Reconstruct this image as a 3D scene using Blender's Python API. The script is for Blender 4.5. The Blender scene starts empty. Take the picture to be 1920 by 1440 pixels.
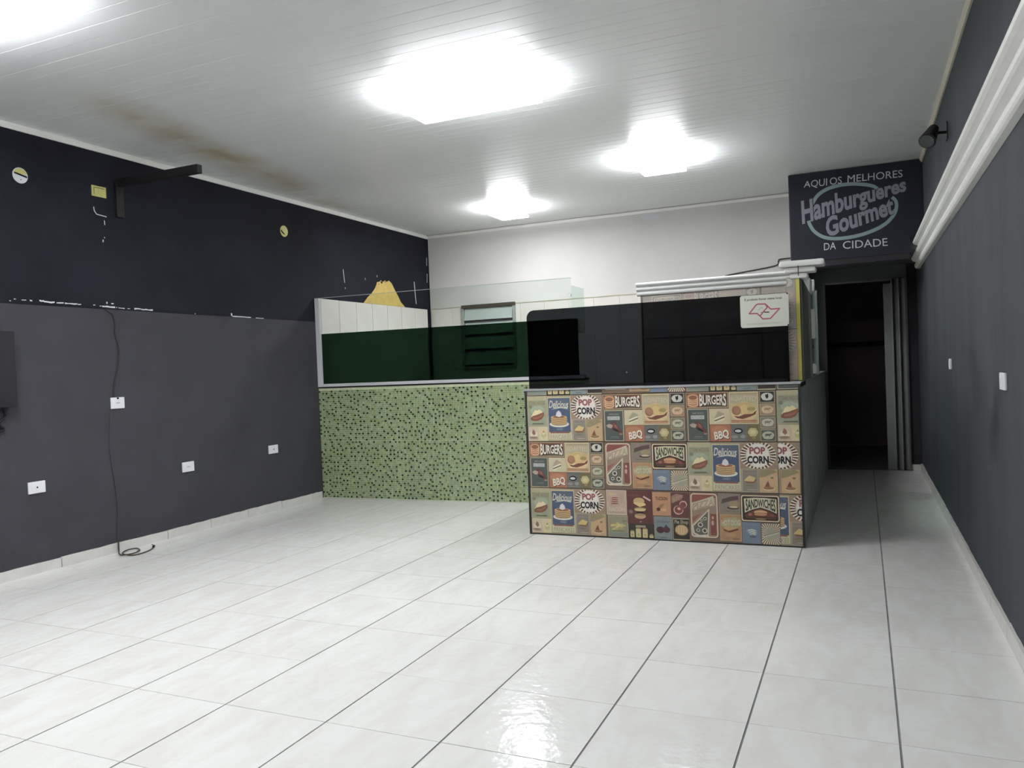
import bpy, bmesh, math, random
from mathutils import Matrix, Vector
random.seed(7)
D = bpy.data; S = bpy.context.scene
COL = S.collection

# ------------------------------------------------------------------ camera
cam = D.cameras.new('camera'); co = D.objects.new('camera', cam); COL.objects.link(co)
R = (0.91396, 0.403866, -0.039579); U = (0.028248, 0.033979, 0.999023); W = (-0.404816, 0.914187, -0.019648)
co.matrix_world = Matrix(((R[0], U[0], -W[0], 0), (R[1], U[1], -W[1], 0), (R[2], U[2], -W[2], 1.19167), (0, 0, 0, 1)))
cam.sensor_width = 36; cam.lens = 1486.1 / 1920 * 36; cam.clip_start = 0.02
S.camera = co
# ------------------------------------------------------------------ world, exposure
w = D.worlds.new('world'); S.world = w; w.use_nodes = True
w.node_tree.nodes['Background'].inputs[0].default_value = (0.02, 0.022, 0.026, 1)
w.node_tree.nodes['Background'].inputs[1].default_value = 0.3
S.view_settings.view_transform = 'Standard'; S.view_settings.look = 'None'
S.view_settings.exposure = 0.0; S.view_settings.gamma = 1; S.view_settings.use_curve_mapping = False
LAMP_NEAR = 36.0     # emission strength of the diffuser panels
LAMP_FAR = 73.0
FILL_REAR = 27.0  # unseen panels added behind the camera for fill light

# ------------------------------------------------------------------ constants (metres)
XL, XR, ZC = -4.87, 0.522, 2.864
YF, YB, YD = -1.2, 8.6, 8.95
ZT = 1.037

# ------------------------------------------------------------------ materials
def lin(c):
    return tuple(((v / 255) / 12.92 if v <= 10 else (((v / 255) + .055) / 1.055) ** 2.4) for v in c)

def mat(name, c, rough=.6, var=.0, scale=4., bump=0., bscale=60., metal=0., spec=.5, stretch=(1, 1, 1), c2=None):
    m = D.materials.new(name); m.use_nodes = True; nt = m.node_tree; b = nt.nodes['Principled BSDF']
    a = lin(c)
    b.inputs['Base Color'].default_value = (*a, 1); b.inputs['Roughness'].default_value = rough
    b.inputs['Metallic'].default_value = metal; b.inputs['Specular IOR Level'].default_value = spec
    L = nt.links.new
    tc = nt.nodes.new('ShaderNodeTexCoord'); mp = nt.nodes.new('ShaderNodeMapping'); mp.inputs['Scale'].default_value = stretch
    L(tc.outputs['Object'], mp.inputs[0])
    if var or c2:
        n = nt.nodes.new('ShaderNodeTexNoise'); n.inputs['Scale'].default_value = scale; n.inputs['Detail'].default_value = 5
        n.inputs['Roughness'].default_value = .6
        L(mp.outputs[0], n.inputs[0])
        r = nt.nodes.new('ShaderNodeValToRGB'); r.color_ramp.elements[0].position = .3; r.color_ramp.elements[1].position = .7
        lo = tuple(v * (1 - var) for v in a) if not c2 else lin(c2); hi = tuple(min(1, v * (1 + var)) for v in a) if not c2 else a
        r.color_ramp.elements[0].color = (*lo, 1); r.color_ramp.elements[1].color = (*hi, 1)
        L(n.outputs[0], r.inputs[0]); L(r.outputs[0], b.inputs['Base Color'])
    if bump:
        n2 = nt.nodes.new('ShaderNodeTexNoise'); n2.inputs['Scale'].default_value = bscale; n2.inputs['Detail'].default_value = 4
        L(mp.outputs[0], n2.inputs[0])
        bp = nt.nodes.new('ShaderNodeBump'); bp.inputs['Strength'].default_value = bump; bp.inputs['Distance'].default_value = .004
        L(n2.outputs[0], bp.inputs['Height']); L(bp.outputs[0], b.inputs['Normal'])
    return m

def attr_mat(name, rough=.35, spec=.5):
    m = D.materials.new(name); m.use_nodes = True; nt = m.node_tree; b = nt.nodes['Principled BSDF']
    a = nt.nodes.new('ShaderNodeAttribute'); a.attribute_name = 'Col'
    n = nt.nodes.new('ShaderNodeTexNoise'); n.inputs['Scale'].default_value = 35; n.inputs['Detail'].default_value = 4
    tc = nt.nodes.new('ShaderNodeTexCoord'); nt.links.new(tc.outputs['Object'], n.inputs[0])
    mx = nt.nodes.new('ShaderNodeMix'); mx.data_type = 'RGBA'; mx.blend_type = 'MULTIPLY'; mx.inputs[0].default_value = .3
    nt.links.new(a.outputs['Color'], mx.inputs[6]); nt.links.new(n.outputs['Color'], mx.inputs[7])
    hs = nt.nodes.new('ShaderNodeHueSaturation'); hs.inputs['Saturation'].default_value = .80; hs.inputs['Value'].default_value = 1.12
    nt.links.new(mx.outputs[2], hs.inputs['Color'])
    nt.links.new(hs.outputs[0], b.inputs['Base Color'])
    b.inputs['Roughness'].default_value = rough; b.inputs['Specular IOR Level'].default_value = spec
    return m

def glass_mat(name, tint, refl=.04, rough=.0, ior=1.45):
    m = D.materials.new(name); m.use_nodes = True; nt = m.node_tree; nt.nodes.clear()
    o = nt.nodes.new('ShaderNodeOutputMaterial'); t = nt.nodes.new('ShaderNodeBsdfTransparent'); t.inputs[0].default_value = (*tint, 1)
    g = nt.nodes.new('ShaderNodeBsdfGlossy'); g.inputs['Roughness'].default_value = rough
    f = nt.nodes.new('ShaderNodeFresnel'); f.inputs[0].default_value = ior
    mx = nt.nodes.new('ShaderNodeMixShader')
    nt.links.new(f.outputs[0], mx.inputs[0]); nt.links.new(t.outputs[0], mx.inputs[1]); nt.links.new(g.outputs[0], mx.inputs[2])
    nt.links.new(mx.outputs[0], o.inputs[0])
    return m

def emit_mat(name, c, s):
    m = D.materials.new(name); m.use_nodes = True; nt = m.node_tree; b = nt.nodes['Principled BSDF']
    b.inputs['Base Color'].default_value = (.9, .9, .9, 1)
    b.inputs['Emission Color'].default_value = (*c, 1); b.inputs['Emission Strength'].default_value = s
    return m

M = {}
M['navy'] = mat('navy_paint', (30, 31, 40), .8, .35, 1.3, .25, 90, spec=.2)
M['charcoal'] = mat('charcoal_texture_paint', (67, 67, 72), .85, .10, 3, .8, 160, spec=.25)
M['slate'] = mat('slate_brushed_paint', (62, 66, 70), .8, .25, 2.5, .35, 40, spec=.3, stretch=(1, 1, .18))
M['white_paint'] = mat('white_wall_paint', (214, 212, 209), .7, .05, 1.5, .2, 50)
M['white_gloss'] = mat('white_gloss_plaster', (240, 240, 236), .45, .04, 6, .15, 60)
M['trim_white'] = mat('yellowed_trim', (196, 192, 172), .5, .06, 5)
M['kitchen_tile'] = mat('white_kitchen_tile', (224, 219, 212), .25, .05, 3)
M['grout'] = mat('grey_grout', (122, 122, 120), .9, .2, 9)
M['grout_light'] = mat('pale_grout', (206, 216, 178), .85, .1, 20)
M['socket'] = mat('white_plastic', (232, 232, 236), .35)
M['dark'] = mat('black_plastic', (13, 13, 16), .6)
M['black_box'] = mat('matt_black_cabinet', (22, 20, 28), .6, .15, 4)
M['hole'] = mat('dark_hole', (16, 15, 14), .9)
M['granite'] = mat('dark_granite', (26, 24, 26), .2, .3, 60)
M['alu'] = mat('satin_aluminium', (196, 198, 200), .35, metal=.6)
M['white_bar'] = mat('white_lacquered_bar', (214, 214, 218), .35, .03, 8)
M['black_trim'] = mat('black_corner_trim', (34, 36, 32), .5)
M['yellow_trim'] = mat('raw_yellow_board_edge', (206, 196, 104), .7, .1, 20)
M['yellow_patch'] = mat('yellow_bare_plaster', (206, 180, 104), .8, .12, 14, .4, 60)
M['yellow_plastic'] = mat('yellowed_plastic_cover', (206, 200, 128), .5, .1, 20)
M['grey_green'] = mat('grey_green_board', (112, 116, 104), .5, .08, 5)
M['folding'] = mat('grey_pvc_folding_door', (120, 122, 120), .5, .12, 5, .1, 30, stretch=(1, 1, .2))
M['steel'] = mat('bright_steel', (210, 212, 210), .22, metal=.9)
M['sign'] = mat('blackboard_paint', (27, 29, 42), .8, .18, 3)
M['chalk'] = mat('chalk_grey_lettering', (138, 138, 150), .9)
M['chalk_white'] = mat('chalk_white_lettering', (200, 203, 205), .9)
M['ring'] = mat('pale_green_ring_paint', (138, 156, 158), .9)
M['cable'] = mat('dark_cable', (40, 39, 42), .6)
M['cable_b'] = mat('brown_floor_cable', (66, 60, 48), .6)
M['header'] = mat('grey_door_surround', (92, 95, 98), .6, .1, 4, .2, 60)
M['store'] = mat('dim_storeroom_wall', (150, 132, 140), .8)
M['side_grey'] = mat('grey_textured_side', (186, 190, 188), .7, .15, 8, .4, 120)
M['joint_dark'] = mat('dirty_joint', (84, 82, 78), .9)
M['void'] = mat('black_wall', (34, 31, 37), .8)
M['chip'] = mat('bare_white_plaster', (216, 218, 222), .9)
M['glass_clear'] = glass_mat('clear_glass', (.93, .955, .945), ior=1.35)
M['glass_green_clear'] = glass_mat('greenish_glass', (.86, .93, .895), ior=1.03)
M['glass_dark_green'] = glass_mat('dark_green_glass', (.12, .19, .145), ior=1.15, rough=.05)
M['glass_black'] = glass_mat('smoked_black_glass', (.175, .185, .20), ior=1.15, rough=.04)
M['print'] = attr_mat('printed_ceramic', .4, .3)
M['mosaic'] = attr_mat('glass_mosaic', .2)
M['lamp_near'] = emit_mat('lit_diffuser_near', (.955, .97, 1.0), LAMP_NEAR)
M['lamp_far'] = emit_mat('lit_diffuser_far', (.955, .97, 1.0), LAMP_FAR)
M['fill_rear'] = emit_mat('fill_diffuser_rear', (.955, .97, 1.0), FILL_REAR)
M['lamp_body'] = mat('white_lamp_tray', (230, 230, 230), .5)
M['cer'] = mat('ceramic_body', (150, 138, 116), .5)

# floor tile: off-white marbled porcelain, slightly different from tile to tile
def floor_mat():
    m = mat('marbled_floor_tile', (226, 226, 222), .11); nt = m.node_tree; b = nt.nodes['Principled BSDF']; L = nt.links.new
    tc = nt.nodes.new('ShaderNodeTexCoord'); oi = nt.nodes.new('ShaderNodeObjectInfo')
    ad = nt.nodes.new('ShaderNodeVectorMath'); ad.operation = 'ADD'
    cm = nt.nodes.new('ShaderNodeCombineXYZ'); ml = nt.nodes.new('ShaderNodeMath'); ml.operation = 'MULTIPLY'; ml.inputs[1].default_value = 37
    L(oi.outputs['Random'], ml.inputs[0]); L(ml.outputs[0], cm.inputs[2]); L(tc.outputs['Object'], ad.inputs[0]); L(cm.outputs[0], ad.inputs[1])
    mp = nt.nodes.new('ShaderNodeMapping'); mp.inputs['Scale'].default_value = (3.2, 1.1, 1); mp.inputs['Rotation'].default_value = (0, 0, .9)
    L(ad.outputs[0], mp.inputs[0])
    n = nt.nodes.new('ShaderNodeTexNoise'); n.inputs['Scale'].default_value = 3.2; n.inputs['Detail'].default_value = 6; n.inputs['Distortion'].default_value = .6
    L(mp.outputs[0], n.inputs[0])
    r = nt.nodes.new('ShaderNodeValToRGB'); e = r.color_ramp.elements
    e[0].position = .30; e[0].color = (*lin((219, 218, 212)), 1); e[1].position = .62; e[1].color = (*lin((227, 227, 223)), 1)
    L(n.outputs[0], r.inputs[0]); L(r.outputs[0], b.inputs['Base Color'])
    n2 = nt.nodes.new('ShaderNodeTexNoise'); n2.inputs['Scale'].default_value = 22; n2.inputs['Detail'].default_value = 4
    L(tc.outputs['Object'], n2.inputs[0])
    bp = nt.nodes.new('ShaderNodeBump'); bp.inputs['Strength'].default_value = .5; bp.inputs['Distance'].default_value = .004
    b.inputs['Specular IOR Level'].default_value = .14
    L(n2.outputs[0], bp.inputs['Height']); L(bp.outputs[0], b.inputs['Normal'])
    return m
M['floor_tile'] = floor_mat()

# ceiling boards: glossy grey white PVC with a brown water stain near the left wall
def ceil_mat():
    m = mat('pvc_ceiling_board', (226, 228, 228), .36); nt = m.node_tree; b = nt.nodes['Principled BSDF']; L = nt.links.new
    ge = nt.nodes.new('ShaderNodeNewGeometry')
    sp = nt.nodes.new('ShaderNodeSeparateXYZ'); L(ge.outputs['Position'], sp.inputs[0])
    # distance from the stain's centre line running from (-4.15,3.5) to (-4.75,6.6)
    def mth(op, a, bb=None, clamp=False):
        n = nt.nodes.new('ShaderNodeMath'); n.operation = op; n.use_clamp = clamp
        for i, v in enumerate((a, bb)):
            if v is None: continue
            if isinstance(v, (int, float)): n.inputs[i].default_value = v
            else: L(v, n.inputs[i])
        return n.outputs[0]
    n = nt.nodes.new('ShaderNodeTexNoise'); n.inputs['Scale'].default_value = 2.2; n.inputs['Detail'].default_value = 6; L(ge.outputs['Position'], n.inputs[0])
    xc = mth('ADD', mth('MULTIPLY', mth('SUBTRACT', sp.outputs[1], 3.5), -.19), -4.10)
    d = mth('ABSOLUTE', mth('SUBTRACT', sp.outputs[0], xc))
    k = mth('SUBTRACT', 1, mth('MULTIPLY', d, 3.4), True)
    yy = mth('SUBTRACT', 1, mth('POWER', mth('ABSOLUTE', mth('DIVIDE', mth('SUBTRACT', sp.outputs[1], 5.0), 1.9)), 3), True)
    k2 = mth('MULTIPLY', mth('MULTIPLY', k, yy), mth('MULTIPLY', mth('SUBTRACT', n.outputs[0], .30, True), 3.2), True)
    mx = nt.nodes.new('ShaderNodeMix'); mx.data_type = 'RGBA'
    mx.inputs[6].default_value = (*lin((226, 228, 228)), 1); mx.inputs[7].default_value = (*lin((184, 172, 144)), 1)
    L(k2, mx.inputs[0]); L(mx.outputs[2], b.inputs['Base Color'])
    return m
M['board'] = ceil_mat()

# ------------------------------------------------------------------ mesh helpers
class MB:
    def __init__(s): s.v = []; s.f = []; s.mi = []; s.c = []
    def quad(s, pts, mi=0, c=None):
        n = len(s.v); s.v += [tuple(p) for p in pts]; s.f.append(tuple(range(n, n + len(pts)))); s.mi.append(mi); s.c.append(c)
    def box(s, x0, x1, y0, y1, z0, z1, mi=0, c=None, skip=''):
        n = len(s.v)
        s.v += [(x0, y0, z0), (x1, y0, z0), (x1, y1, z0), (x0, y1, z0), (x0, y0, z1), (x1, y0, z1), (x1, y1, z1), (x0, y1, z1)]
        F = {'b': (0, 3, 2, 1), 't': (4, 5, 6, 7), 'f': (0, 1, 5, 4), 'k': (2, 3, 7, 6), 'l': (3, 0, 4, 7), 'r': (1, 2, 6, 5)}
        for k, q in F.items():
            if k in skip: continue
            s.f.append(tuple(n + i for i in q)); s.mi.append(mi); s.c.append(c)
        return s
    def prism(s, prof, axis, a, b, mi=0):
        # prof: closed list of 2D points, extruded along axis from a to b
        n = len(s.v); k = len(prof)
        def P(p, t):
            return {'x': (t, p[0], p[1]), 'y': (p[0], t, p[1]), 'z': (p[0], p[1], t)}[axis]
        s.v += [P(p, a) for p in prof] + [P(p, b) for p in prof]
        for i in range(k):
            j = (i + 1) % k; s.f.append((n + i, n + j, n + k + j, n + k + i)); s.mi.append(mi); s.c.append(None)
        s.f.append(tuple(n + i for i in range(k))[::-1]); s.f.append(tuple(n + k + i for i in range(k))); s.mi += [mi, mi]; s.c += [None, None]
        return s
    def cyl(s, p0, p1, r0, r1=None, n=20, mi=0):
        r1 = r0 if r1 is None else r1
        p0, p1 = Vector(p0), Vector(p1); d = (p1 - p0).normalized()
        a = d.orthogonal().normalized(); b = d.cross(a); k = len(s.v)
        for p, r in ((p0, r0), (p1, r1)):
            for i in range(n):
                t = 2 * math.pi * i / n; s.v.append(tuple(p + a * math.cos(t) * r + b * math.sin(t) * r))
        for i in range(n):
            j = (i + 1) % n; s.f.append((k + i, k + j, k + n + j, k + n + i)); s.mi.append(mi); s.c.append(None)
        s.f.append(tuple(k + i for i in range(n))[::-1]); s.f.append(tuple(k + n + i for i in range(n))); s.mi += [mi, mi]; s.c += [None, None]
        return s
    def tube(s, pts, r, n=8):
        P = [Vector(p) for p in pts]; Q = []
        for i in range(len(P) - 1):          # catmull-rom
            a = P[max(i - 1, 0)]; b = P[i]; c = P[i + 1]; d = P[min(i + 2, len(P) - 1)]
            for k in range(6):
                t = k / 6; Q.append(.5 * ((2 * b) + (c - a) * t + (2 * a - 5 * b + 4 * c - d) * t * t + (3 * b - a - 3 * c + d) * t ** 3))
        Q.append(P[-1]); base = len(s.v); up = Vector((.3, .2, 1)).normalized()
        for i, q in enumerate(Q):
            d = (Q[min(i + 1, len(Q) - 1)] - Q[max(i - 1, 0)]).normalized()
            a = d.cross(up); a = a.normalized() if a.length > 1e-4 else d.orthogonal().normalized(); b = d.cross(a)
            for k in range(n):
                t = 2 * math.pi * k / n; s.v.append(tuple(q + a * math.cos(t) * r + b * math.sin(t) * r))
        for i in range(len(Q) - 1):
            for k in range(n):
                j = (k + 1) % n; s.f.append((base + i * n + k, base + i * n + j, base + (i + 1) * n + j, base + (i + 1) * n + k)); s.mi.append(0); s.c.append(None)
        s.f.append(tuple(base + k for k in range(n))[::-1]); e = base + (len(Q) - 1) * n; s.f.append(tuple(e + k for k in range(n))); s.mi += [0, 0]; s.c += [None, None]
        return s
    def build(s, name, mats, parent=None, bevel=0, smooth=False, loc=None, normals=True):
        me = D.meshes.new(name); me.from_pydata(s.v, [], s.f)
        for m in (mats if isinstance(mats, (list, tuple)) else [mats]): me.materials.append(M[m] if isinstance(m, str) else m)
        me.polygons.foreach_set('material_index', s.mi)
        if any(c is not None for c in s.c):
            at = me.color_attributes.new('Col', 'FLOAT_COLOR', 'CORNER'); vals = []
            for p, c in zip(s.f, s.c):
                vals += list((*(c or (.5, .5, .5)), 1)) * len(p)
            at.data.foreach_set('color', vals)
        if normals:
            bm = bmesh.new(); bm.from_mesh(me); bmesh.ops.recalc_face_normals(bm, faces=bm.faces)
            if bevel: bmesh.ops.bevel(bm, geom=bm.edges, offset=bevel, segments=2, affect='EDGES', profile=.6)
            bm.to_mesh(me); bm.free()
        if smooth:
            me.polygons.foreach_set('use_smooth', [True] * len(me.polygons))
        me.update()
        o = D.objects.new(name, me); COL.objects.link(o)
        if parent: o.parent = parent; o.matrix_parent_inverse = parent.matrix_world.inverted() if False else Matrix.Translation(-parent.location)
        if loc: o.location = loc
        return o

def B(name, x0, x1, y0, y1, z0, z1, m, parent=None, bevel=0):
    return MB().box(x0, x1, y0, y1, z0, z1).build(name, m, parent, bevel)
def struct(o): o['kind'] = 'structure'; return o
def tag(o, label, cat, group=None):
    o['label'] = label; o['category'] = cat
    if group: o['group'] = group
    return o
def thing(name, loc, label, cat, group=None):
    o = D.objects.new(name, None); COL.objects.link(o); o.location = loc; o.empty_display_size = .1
    return tag(o, label, cat, group)
def lab(o, l): o['label'] = l; return o

# ------------------------------------------------------------------ setting: floor
floor = struct(B('floor', XL, XR, YF, 11.4, -.12, -.0025, 'grout'))
GX, GY = .45, .4491
full = None
for i in range(12):
    x0 = 0.0744 + .4478 - (i + 1) * .4494; x1 = x0 + .4494
    for j in range(-7, 16):
        y0 = 2.1975 + j * GY; y1 = y0 + GY
        if y1 > YD + .02: continue
        if full is None:
            full = MB().box(-.4494 / 2 + .0034, .4494 / 2 - .0034, -GY / 2 + .0013, GY / 2 - .0013, -.006, 0.0, skip='b').build('tile', 'floor_tile', floor)
            t = full
        else:
            t = full.copy(); COL.objects.link(t)
        t.location = ((x0 + x1) / 2, (y0 + y1) / 2, random.uniform(-.0004, .0004))
        t.rotation_euler = (random.uniform(-.0005, .0005), random.uniform(-.0005, .0005), 0)

# ceiling: slab and boards running across the room
ceiling = struct(B('ceiling', XL - .1, XR + .1, YF - .1, YB, ZC + .012, ZC + .12, 'lamp_body'))
bd = None
for k in range(99):
    y = YF + k * .0985 + .0985 / 2
    if y + .05 > YB: break
    if bd is None:
        hw = .0985 / 2
        prof = [(-hw + .0006, .011), (-hw + .0006, .0012), (-hw + .003, 0), (hw - .0022, 0), (hw - .0022, .0022), (hw + 0.0, .0022), (hw, .011)]
        bd = MB().prism([(p[0], p[1]) for p in prof], 'x', XL, XR).build('board', 'board', ceiling); b_ = bd
    else:
        b_ = bd.copy(); COL.objects.link(b_)
    b_.location = (0, y, ZC + random.uniform(-.0004, .0004))

# walls
struct(B('wall_left', XL - .15, XL, YF, YB, 0, 1.722, 'charcoal'))
wlu = struct(B('wall_left', XL - .15, XL - .012, YF, YB, 1.722, ZC + .012, 'navy')); wlu.name = 'wall_left_upper'
def smudge(m, y0, z0, ry, rz, tilt, dark):
    nt = m.node_tree; b = nt.nodes['Principled BSDF']; L = nt.links.new; src = b.inputs['Base Color'].links[0].from_socket
    ge = nt.nodes.new('ShaderNodeNewGeometry'); mp = nt.nodes.new('ShaderNodeMapping'); mp.vector_type = 'TEXTURE'
    mp.inputs['Location'].default_value = (XR, y0, z0); mp.inputs['Rotation'].default_value = (tilt, 0, 0); mp.inputs['Scale'].default_value = (1, ry, rz)
    L(ge.outputs['Position'], mp.inputs[0]); ln = nt.nodes.new('ShaderNodeVectorMath'); ln.operation = 'LENGTH'; L(mp.outputs[0], ln.inputs[0])
    n = nt.nodes.new('ShaderNodeTexNoise'); n.inputs['Scale'].default_value = 9; n.inputs['Detail'].default_value = 5; L(ge.outputs['Position'], n.inputs[0])
    a = nt.nodes.new('ShaderNodeMath'); a.operation = 'ADD'; L(ln.outputs['Value'], a.inputs[0]); L(n.outputs[0], a.inputs[1])
    r = nt.nodes.new('ShaderNodeMapRange'); r.inputs[1].default_value = .7; r.inputs[2].default_value = 1.6; r.inputs[3].default_value = .75; r.inputs[4].default_value = 0
    L(a.outputs[0], r.inputs[0]); mx = nt.nodes.new('ShaderNodeMix'); mx.data_type = 'RGBA'; L(r.outputs[0], mx.inputs[0]); L(src, mx.inputs[6]); mx.inputs[7].default_value = (*lin(dark), 1)
    L(mx.outputs[2], b.inputs['Base Color'])
smudge(M['slate'], 4.02, .86, .26, .12, -.75, (24, 26, 28))
wr = struct(B('wall_right', XR, XR + .15, YF, 11.4, 0, ZC + .012, 'slate'))
wb = struct(B('wall_back', XL, -.58, YB, YB + .12, 0, ZC + .012, 'white_paint'))
struct(B('wall_front', XL - .15, XR + .15, YF - .15, YF, 0, ZC + .012, 'charcoal'))

# dark room behind the folding door
m = MB(); m.box(-2.0, XR, 11.4, 11.5, 0, 2.3); m.box(-2.1, -2.0, YD + .1, 11.5, 0, 2.3); m.box(-2.1, XR, YD + .1, 11.5, 2.3, 2.4)
struct(m.build('wall_storeroom', 'store'))
# doorway wall: jamb, header, dark strip on the right
m = MB(); m.box(-.58, -.337, YD, YD + .1, 0, 2.09); m.box(-.337, .428, YD, YD + .1, 1.953, 2.09)
wd = struct(m.build('wall_doorway', 'header'))
struct(B('wall_doorway_side', .428, XR, YD, YD + .1, 0, 2.09, 'void'))
# bulkhead over the corridor
struct(B('wall_bulkhead', -.58, XR, 7.78, YD + .1, 2.09, ZC + .012, 'header'))
struct(B('wall_corridor', -.58, -.47, YB, YD, 0, 2.09, 'header'))

# kitchen wall tiles
kt = None
def ktile(parent, x, y, z, axis):
    global kt
    if axis not in ktile.c:
        if axis == 'x': o = MB().box(0, .006, -.1478, .1478, -.224, .224, skip='l').build('tile', 'kitchen_tile', parent)
        else: o = MB().box(-.149, .149, -.006, 0, -.224, .224, skip='k').build('tile', 'kitchen_tile', parent)
        ktile.c[axis] = o
    else:
        o = ktile.c[axis].copy(); COL.objects.link(o)
    o.location = (x, y, z); return o
ktile.c = {}
wlo = D.objects['wall_left']
zr = [1.955 - .225 - .4505 * k for k in range(4)]
for k in range(7):
    for z in zr: ktile(wlu if z > 1.5 else wlo, XL - .002, 6.56 + .3005 * k + .0, z, 'x')
for k in range(14):
    for z in zr: ktile(wb, XL + .16 + .3005 * k, YB, z, 'y')

# ceiling trims
def trimprof(o, s): return [(o, ZC), (o, ZC - .035), (o + s * .010, ZC - .035), (o + s * .022, ZC - .012), (o + s * .022, ZC)]
struct(MB().prism(trimprof(XL - .012, 1), 'y', YF, YB).build('trim_1', 'white_gloss'))
struct(MB().prism(trimprof(XR, -1), 'y', YF, 7.74).build('trim_2', 'trim_white'))
struct(MB().prism([(YB, ZC), (YB, ZC - .03), (YB - .018, ZC - .01), (YB - .018, ZC)], 'x', XL, -.58).build('trim_3', 'white_gloss'))

# baseboards made of cut tile pieces
M['base'] = mat('baseboard_tile', (214, 213, 208), .4, .08, 9, .2, 60)
def baseboard(name, x0, x1, joints, pieces_h):
    bb = struct(B(name, x0 + .001, x1 - .001, joints[0], joints[-1], 0, pieces_h - .012, 'joint_dark'))
    for a, b in zip(joints[:-1], joints[1:]):
        h = pieces_h + random.uniform(-.003, .003); m_ = MB(); n = 6
        sgn = 1 if x1 > -1 - 3 and name == 'baseboard_left' else -1
        xa, xb = (x0, x1 + .004) if name == 'baseboard_left' else (x0 - .004, x1)
        prev = None
        for k in range(n):
            y0 = a + .003 + (b - a - .006) * k / n; y1 = a + .003 + (b - a - .006) * (k + 1) / n
            z0 = h + random.uniform(-.0025, .0025) if prev is None else prev; z1 = h + random.uniform(-.0025, .0025); prev = z1
            v = [(xa, y0, 0), (xb, y0, 0), (xb, y1, 0), (xa, y1, 0), (xa, y0, z0), (xb, y0, z0), (xb, y1, z1), (xa, y1, z1)]
            i0 = len(m_.v); m_.v += v
            for q in ((4, 5, 6, 7), (0, 1, 5, 4), (2, 3, 7, 6), (3, 0, 4, 7), (1, 2, 6, 5)):
                m_.f.append(tuple(i0 + t_ for t_ in q)); m_.mi.append(0); m_.c.append(None)
        m_.build('tile', 'base', bb)
    return bb
baseboard('baseboard_left', XL, XL + .010, [YF, -.6, -.15, .3, .75, 1.2, 1.65, 2.1, 2.55, 3.08, 3.535, 3.975, 4.41, 4.846, 5.272, 5.703, 6.14, 6.30], .067)
baseboard('baseboard_right', XR - .010, XR, [YF] + [-.75 + .4491 * k for k in range(21)] + [8.9], .075)
struct(B('baseboard_doorway', .43, XR - .012, YD - .012, YD - .0005, 0, .06, 'base'))

# water stains and chips on the upper left wall (wear with its own shape)
def flat_x(parent, x, polys, m, name):
    mb = MB()
    for poly in polys: mb.prism([(p[0], p[1]) for p in poly], 'x', x - .002, x)
    return mb.build(name, m, parent)
def jag(y0, y1, z, h):
    n = max(2, int((y1 - y0) / .02)); t = [(y0 + (y1 - y0) * i / n, z + h * (.3 + .7 * random.random())) for i in range(n + 1)]
    b = [(y0 + (y1 - y0) * i / n, z - h * (.3 + .7 * random.random())) for i in range(n, -1, -1)]
    return t + b
chips = []
for y0, y1, z, h in ((3.29, 3.30, 1.742, .004), (3.32, 3.333, 1.753, .004), (3.37, 3.40, 1.751, .005), (3.425, 3.44, 1.751, .006), (3.49, 3.52, 1.754, .008), (3.52, 3.595, 1.748, .008),
                     (3.61, 3.66, 1.747, .006), (3.67, 3.76, 1.747, .006), (3.765, 3.79, 1.746, .005), (3.885, 3.90, 1.748, .004), (3.935, 3.95, 1.744, .004), (3.955, 4.06, 1.742, .008),
                     (4.07, 4.078, 1.74, .004), (4.09, 4.14, 1.738, .005), (4.165, 4.185, 1.737, .004), (4.225, 4.28, 1.741, .008), (4.285, 4.39, 1.738, .007), (3.99, 4.0, 1.771, .01), (4.03, 4.05, 1.766, .006),
                     (5.20, 5.215, 1.742, .014), (5.215, 5.44, 1.728, .006), (5.50, 5.6, 1.725, .005), (4.8, 4.81, 1.73, .004)):
    chips.append(jag(y0, y1, z, h))
flat_x(wlu, XL - .0095, chips, 'chip', 'paint_chips')['kind'] = 'stuff'
scr = []
def scratch(pts, wd):
    for (a, b) in zip(pts[:-1], pts[1:]):
        d = Vector((b[0] - a[0], b[1] - a[1])).normalized() * wd; n = (-d.y, d.x)
        scr.append([(a[0] + n[0], a[1] + n[1]), (b[0] + n[0], b[1] + n[1]), (b[0] - n[0], b[1] - n[1]), (a[0] - n[0], a[1] - n[1])])
scratch([(3.926, 2.437), (3.93, 2.41), (3.948, 2.388), (4.027, 2.382)], .003)
scratch([(4.008, 2.353), (4.009, 2.322)], .003); scratch([(3.99, 2.215), (3.988, 2.198)], .004); scratch([(4.0, 2.235), (4.004, 2.228)], .003)
scratch([(6.828, 2.284), (6.846, 2.147)], .004); scratch([(6.85, 2.10), (6.852, 2.085)], .004)
scratch([(8.249, 2.276), (8.262, 2.14), (8.277, 2.01)], .007)
scratch([(8.575, 2.60), (8.57, 2.5)], .005); scratch([(8.57, 2.40), (8.56, 2.29)], .004)
scratch([(7.22, 2.23), (7.225, 2.21)], .004); scratch([(7.45, 2.28), (7.46, 2.26)], .004)
flat_x(wlu, XL - .0105, scr, 'chip', 'paint_scratches')['kind'] = 'stuff'
yp = [(7.17, 1.957), (7.26, 2.03), (7.33, 2.07), (7.40, 2.13), (7.43, 2.17), (7.45, 2.205), (7.50, 2.213), (7.53, 2.232), (7.55, 2.215), (7.58, 2.222), (7.61, 2.236), (7.64, 2.222), (7.69, 2.24), (7.72, 2.228), (7.75, 2.21), (7.80, 2.15), (7.87, 2.08), (7.93, 2.01), (8.02, 1.957)]
flat_x(wlu, XL - .0095, [yp], 'yellow_patch', 'bare_patch')
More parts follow.
